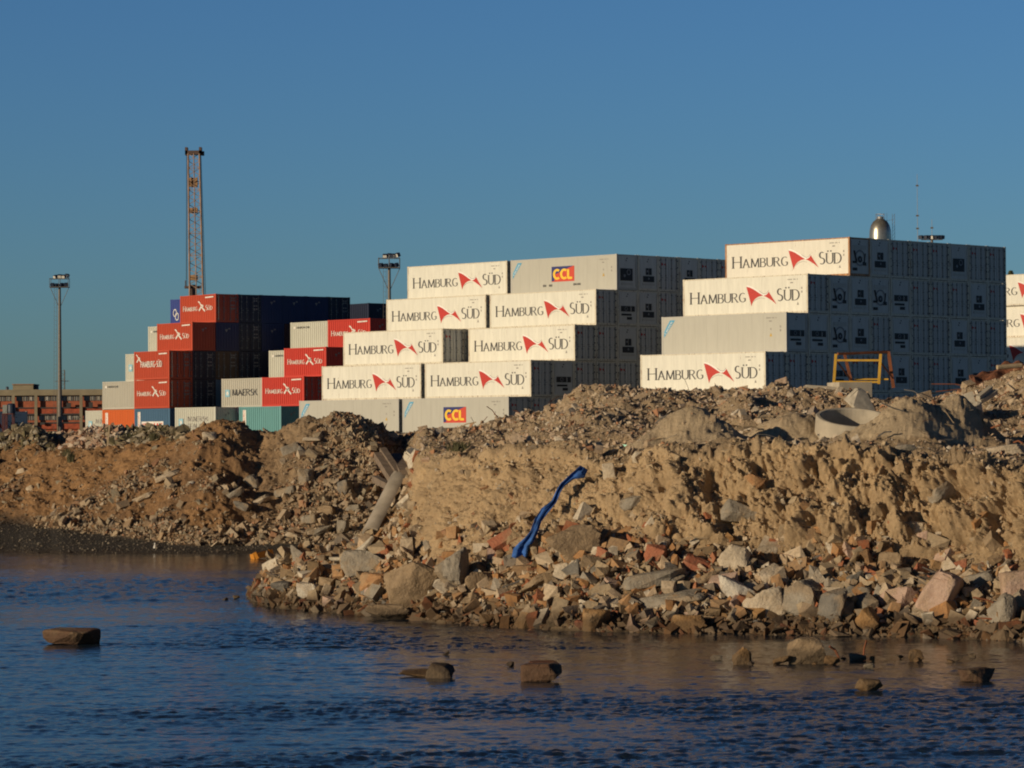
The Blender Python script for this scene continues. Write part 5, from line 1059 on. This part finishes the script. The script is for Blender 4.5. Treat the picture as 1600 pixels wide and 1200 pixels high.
# long brick building at far left
def building():
    D_ = 430; s = D_/F; X = lambda p: (p-800)*s; Zp = lambda y: CAMZ+(hor(60)-y)*s-GZ; x0, x1 = X(-150), X(262); o = thing('brick_building', 'long low brick building with beige roof slab and concrete pillars at far left', 'building', (X(60), D_, GZ)); ox = X(60)
    BR = simple('brick_wall', (.34, .10, .05), .9, var=.25, sc=2); BE = simple('beige_concrete', (.25, .21, .14), .9, var=.2, sc=.6); GL_ = simple('window_glass', (.14, .13, .12), .3); RB = simple('red_panel', (.34, .07, .03), .8, var=.35, sc=3); DK = simple('dark_slab', (.05, .045, .045), .9); FRM = simple('window_frame_pale', (.30, .28, .24), .8)  # DK: even dark tone of the slab edges and some air conditioners
    def bx(name, x0_, x1_, y0_, y1_, z0_, z1_, m, par=o): b = MB(); b.box(x0_-ox, x1_-ox, y0_, y1_, z0_, z1_); return put(name, b.mesh(name, m), par)
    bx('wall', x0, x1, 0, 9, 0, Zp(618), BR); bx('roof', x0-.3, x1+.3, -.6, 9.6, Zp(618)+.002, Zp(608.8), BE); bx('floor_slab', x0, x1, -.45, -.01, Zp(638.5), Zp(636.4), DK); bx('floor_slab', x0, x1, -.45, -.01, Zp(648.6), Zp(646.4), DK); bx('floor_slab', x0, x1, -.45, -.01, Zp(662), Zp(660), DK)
    bx('parapet', x0, x1, -.34, -.02, Zp(646.3), Zp(638.6), RB); bx('parapet', x0, x1, -.34, -.02, Zp(670.5), Zp(662.1), RB)
    for i in range(12):
        pp = -14-105+i*35.2
        if pp < 250: bx('pillar', X(pp-2.3), X(pp+2.3), -.7, -.46, 0, Zp(618), BE)
    for i in range(12):
        for ww in range(3):
            for (ya, yb) in ((619.3, 626.5), (649.5, 656.5)):
                pp = -14-105+i*35.2+4+ww*10
                if pp > 245 or pp < -60: continue
                w_ = bx('window', X(pp), X(pp+8), -.08, -.012, Zp(yb), Zp(ya), GL_); bx('frame', X(pp)-.04, X(pp)+.06, -.14, -.082, Zp(yb), Zp(ya), FRM, w_); bx('frame', X(pp+4.0)-.05, X(pp+4.0)+.05, -.14, -.082, Zp(yb), Zp(ya), FRM, w_)
                if R.random() < .5: bx('blind', X(pp)+.06, X(pp+4)-.06, -.1, -.084, Zp(yb)+.1, Zp(ya)-.05, simple('blind_%d' % R.randrange(3), R.choice([(.35, .32, .27), (.2, .19, .18), (.45, .43, .4)]), .8), w_)
    for (a, c, y0_, y1_, m) in ((105, 112, 637, 630, DK), (64, 71, 664, 660, DK), (140, 146, 637, 629, DK), (62, 72, 673.5, 671, FRM), (116, 123, 652.5, 651, FRM)): bx('air_conditioner', X(a), X(c), -.9, -.71, Zp(y0_), Zp(y1_), m)
    r = bx('rooftop_room', X(18), X(50), 1, 6, Zp(608.8), Zp(600.8), BE); bx('roof', X(17), X(51), .8, 6.2, Zp(600.8), Zp(599.5), simple('roof_tile_tan', (.34, .2, .12), .9), r)
    b = MB(); b.lathe([(0, 0), (3.2*s, 0), (3.2*s, 7.5*s), (2*s, 8.2*s), (0, 8.2*s)], 16, 0, (X(53.5)-ox, 2)); t = put('water_tank', b.mesh('water_tank', simple('tank_navy', (.03, .045, .08), .5)), o, (0, 0, Zp(608.8)))
    b = MB(); b.lathe([(0, 0), (2.4*s, 0), (2.4*s, 4*s), (1.5*s, 5.5*s), (0, 5.6*s)], 14, 0, (X(7.5)-ox, 2)); put('water_tank', b.mesh('water_tank', simple('tank_navy', (.03, .045, .08), .5)), o, (0, 0, Zp(608.8)))
building()
p = at(97.5, 578, 460); o = thing('lattice_mast', 'short lattice mast with a crossbar behind the brick building', 'mast', (p.x, p.y, GZ)); b = MB(); H_ = p.z-GZ
for dx, dy in ((-.3, -.3), (.3, -.3), (.3, .3), (-.3, .3)): b.tube((dx, dy, 0), (dx, dy, H_), .05, 4)
for i in range(30): zz = H_*i/30; s_ = 1 if i % 2 else -1; b.tube((-.3*s_, -.3, zz), (.3*s_, -.3, zz+H_/30), .035, 4); b.tube((-.3, -.3*s_, zz), (-.3, .3*s_, zz+H_/30), .035, 4)
put('tower', b.mesh('tower', POLE), o); b = MB(); zc = at(97, 595.5, 460).z-GZ; b.tube((-1, 0, zc), (.95, 0, zc), .06, 4); put('crossbar', b.mesh('crossbar', POLE), o)
# shaded white container and tank stand at the far left edge
p = at(43, 645, 345); L_ = 12.19; th = math.radians(50)
container('shaded bluish white container with red flag at far left edge', 'container at far left edge', (p.x-math.cos(th)*L_/2-math.sin(th)*1.22, p.y-math.sin(th)*L_/2+math.cos(th)*1.22, GZ), th, True, 'white', 0, 'hs')
D_ = 336; c = at(13, 646, D_); o = thing('tank_stand', 'dark tank on a rusty steel stand at the far left edge', 'tank', (c.x, c.y, GZ)); b = MB(); s = D_/F
b.box(-9*s, 9*s, -.6, .6, c.z-GZ-.1, c.z-GZ); [b.tube((x, y, 0), (x, y, c.z-GZ), .06, 5) for x in (-8*s, -3*s, 8*s) for y in (-.5, .5)]; put('stand', b.mesh('stand', simple('stand_rust', (.12, .035, .03), .8)), o)
b = MB(); b.lathe([(0, 0), (.42, 0), (.44, .2), (.44, .85), (.3, 1.0), (0, 1.02)], 18, 0, (4.5*s, 0)); put('tank', b.mesh('tank', simple('tank_navy', (.03, .045, .08), .5)), o, (0, 0, c.z-GZ))
b = MB(); b.box(-8*s, -1*s, -.4, .4, 0, .85); b.box(-8*s, -3*s, -.42, -.401, .1, .35); put('cabinet', b.mesh('cabinet', simple('cabinet_grey', (.25, .27, .25), .7)), o, (0, 0, c.z-GZ))
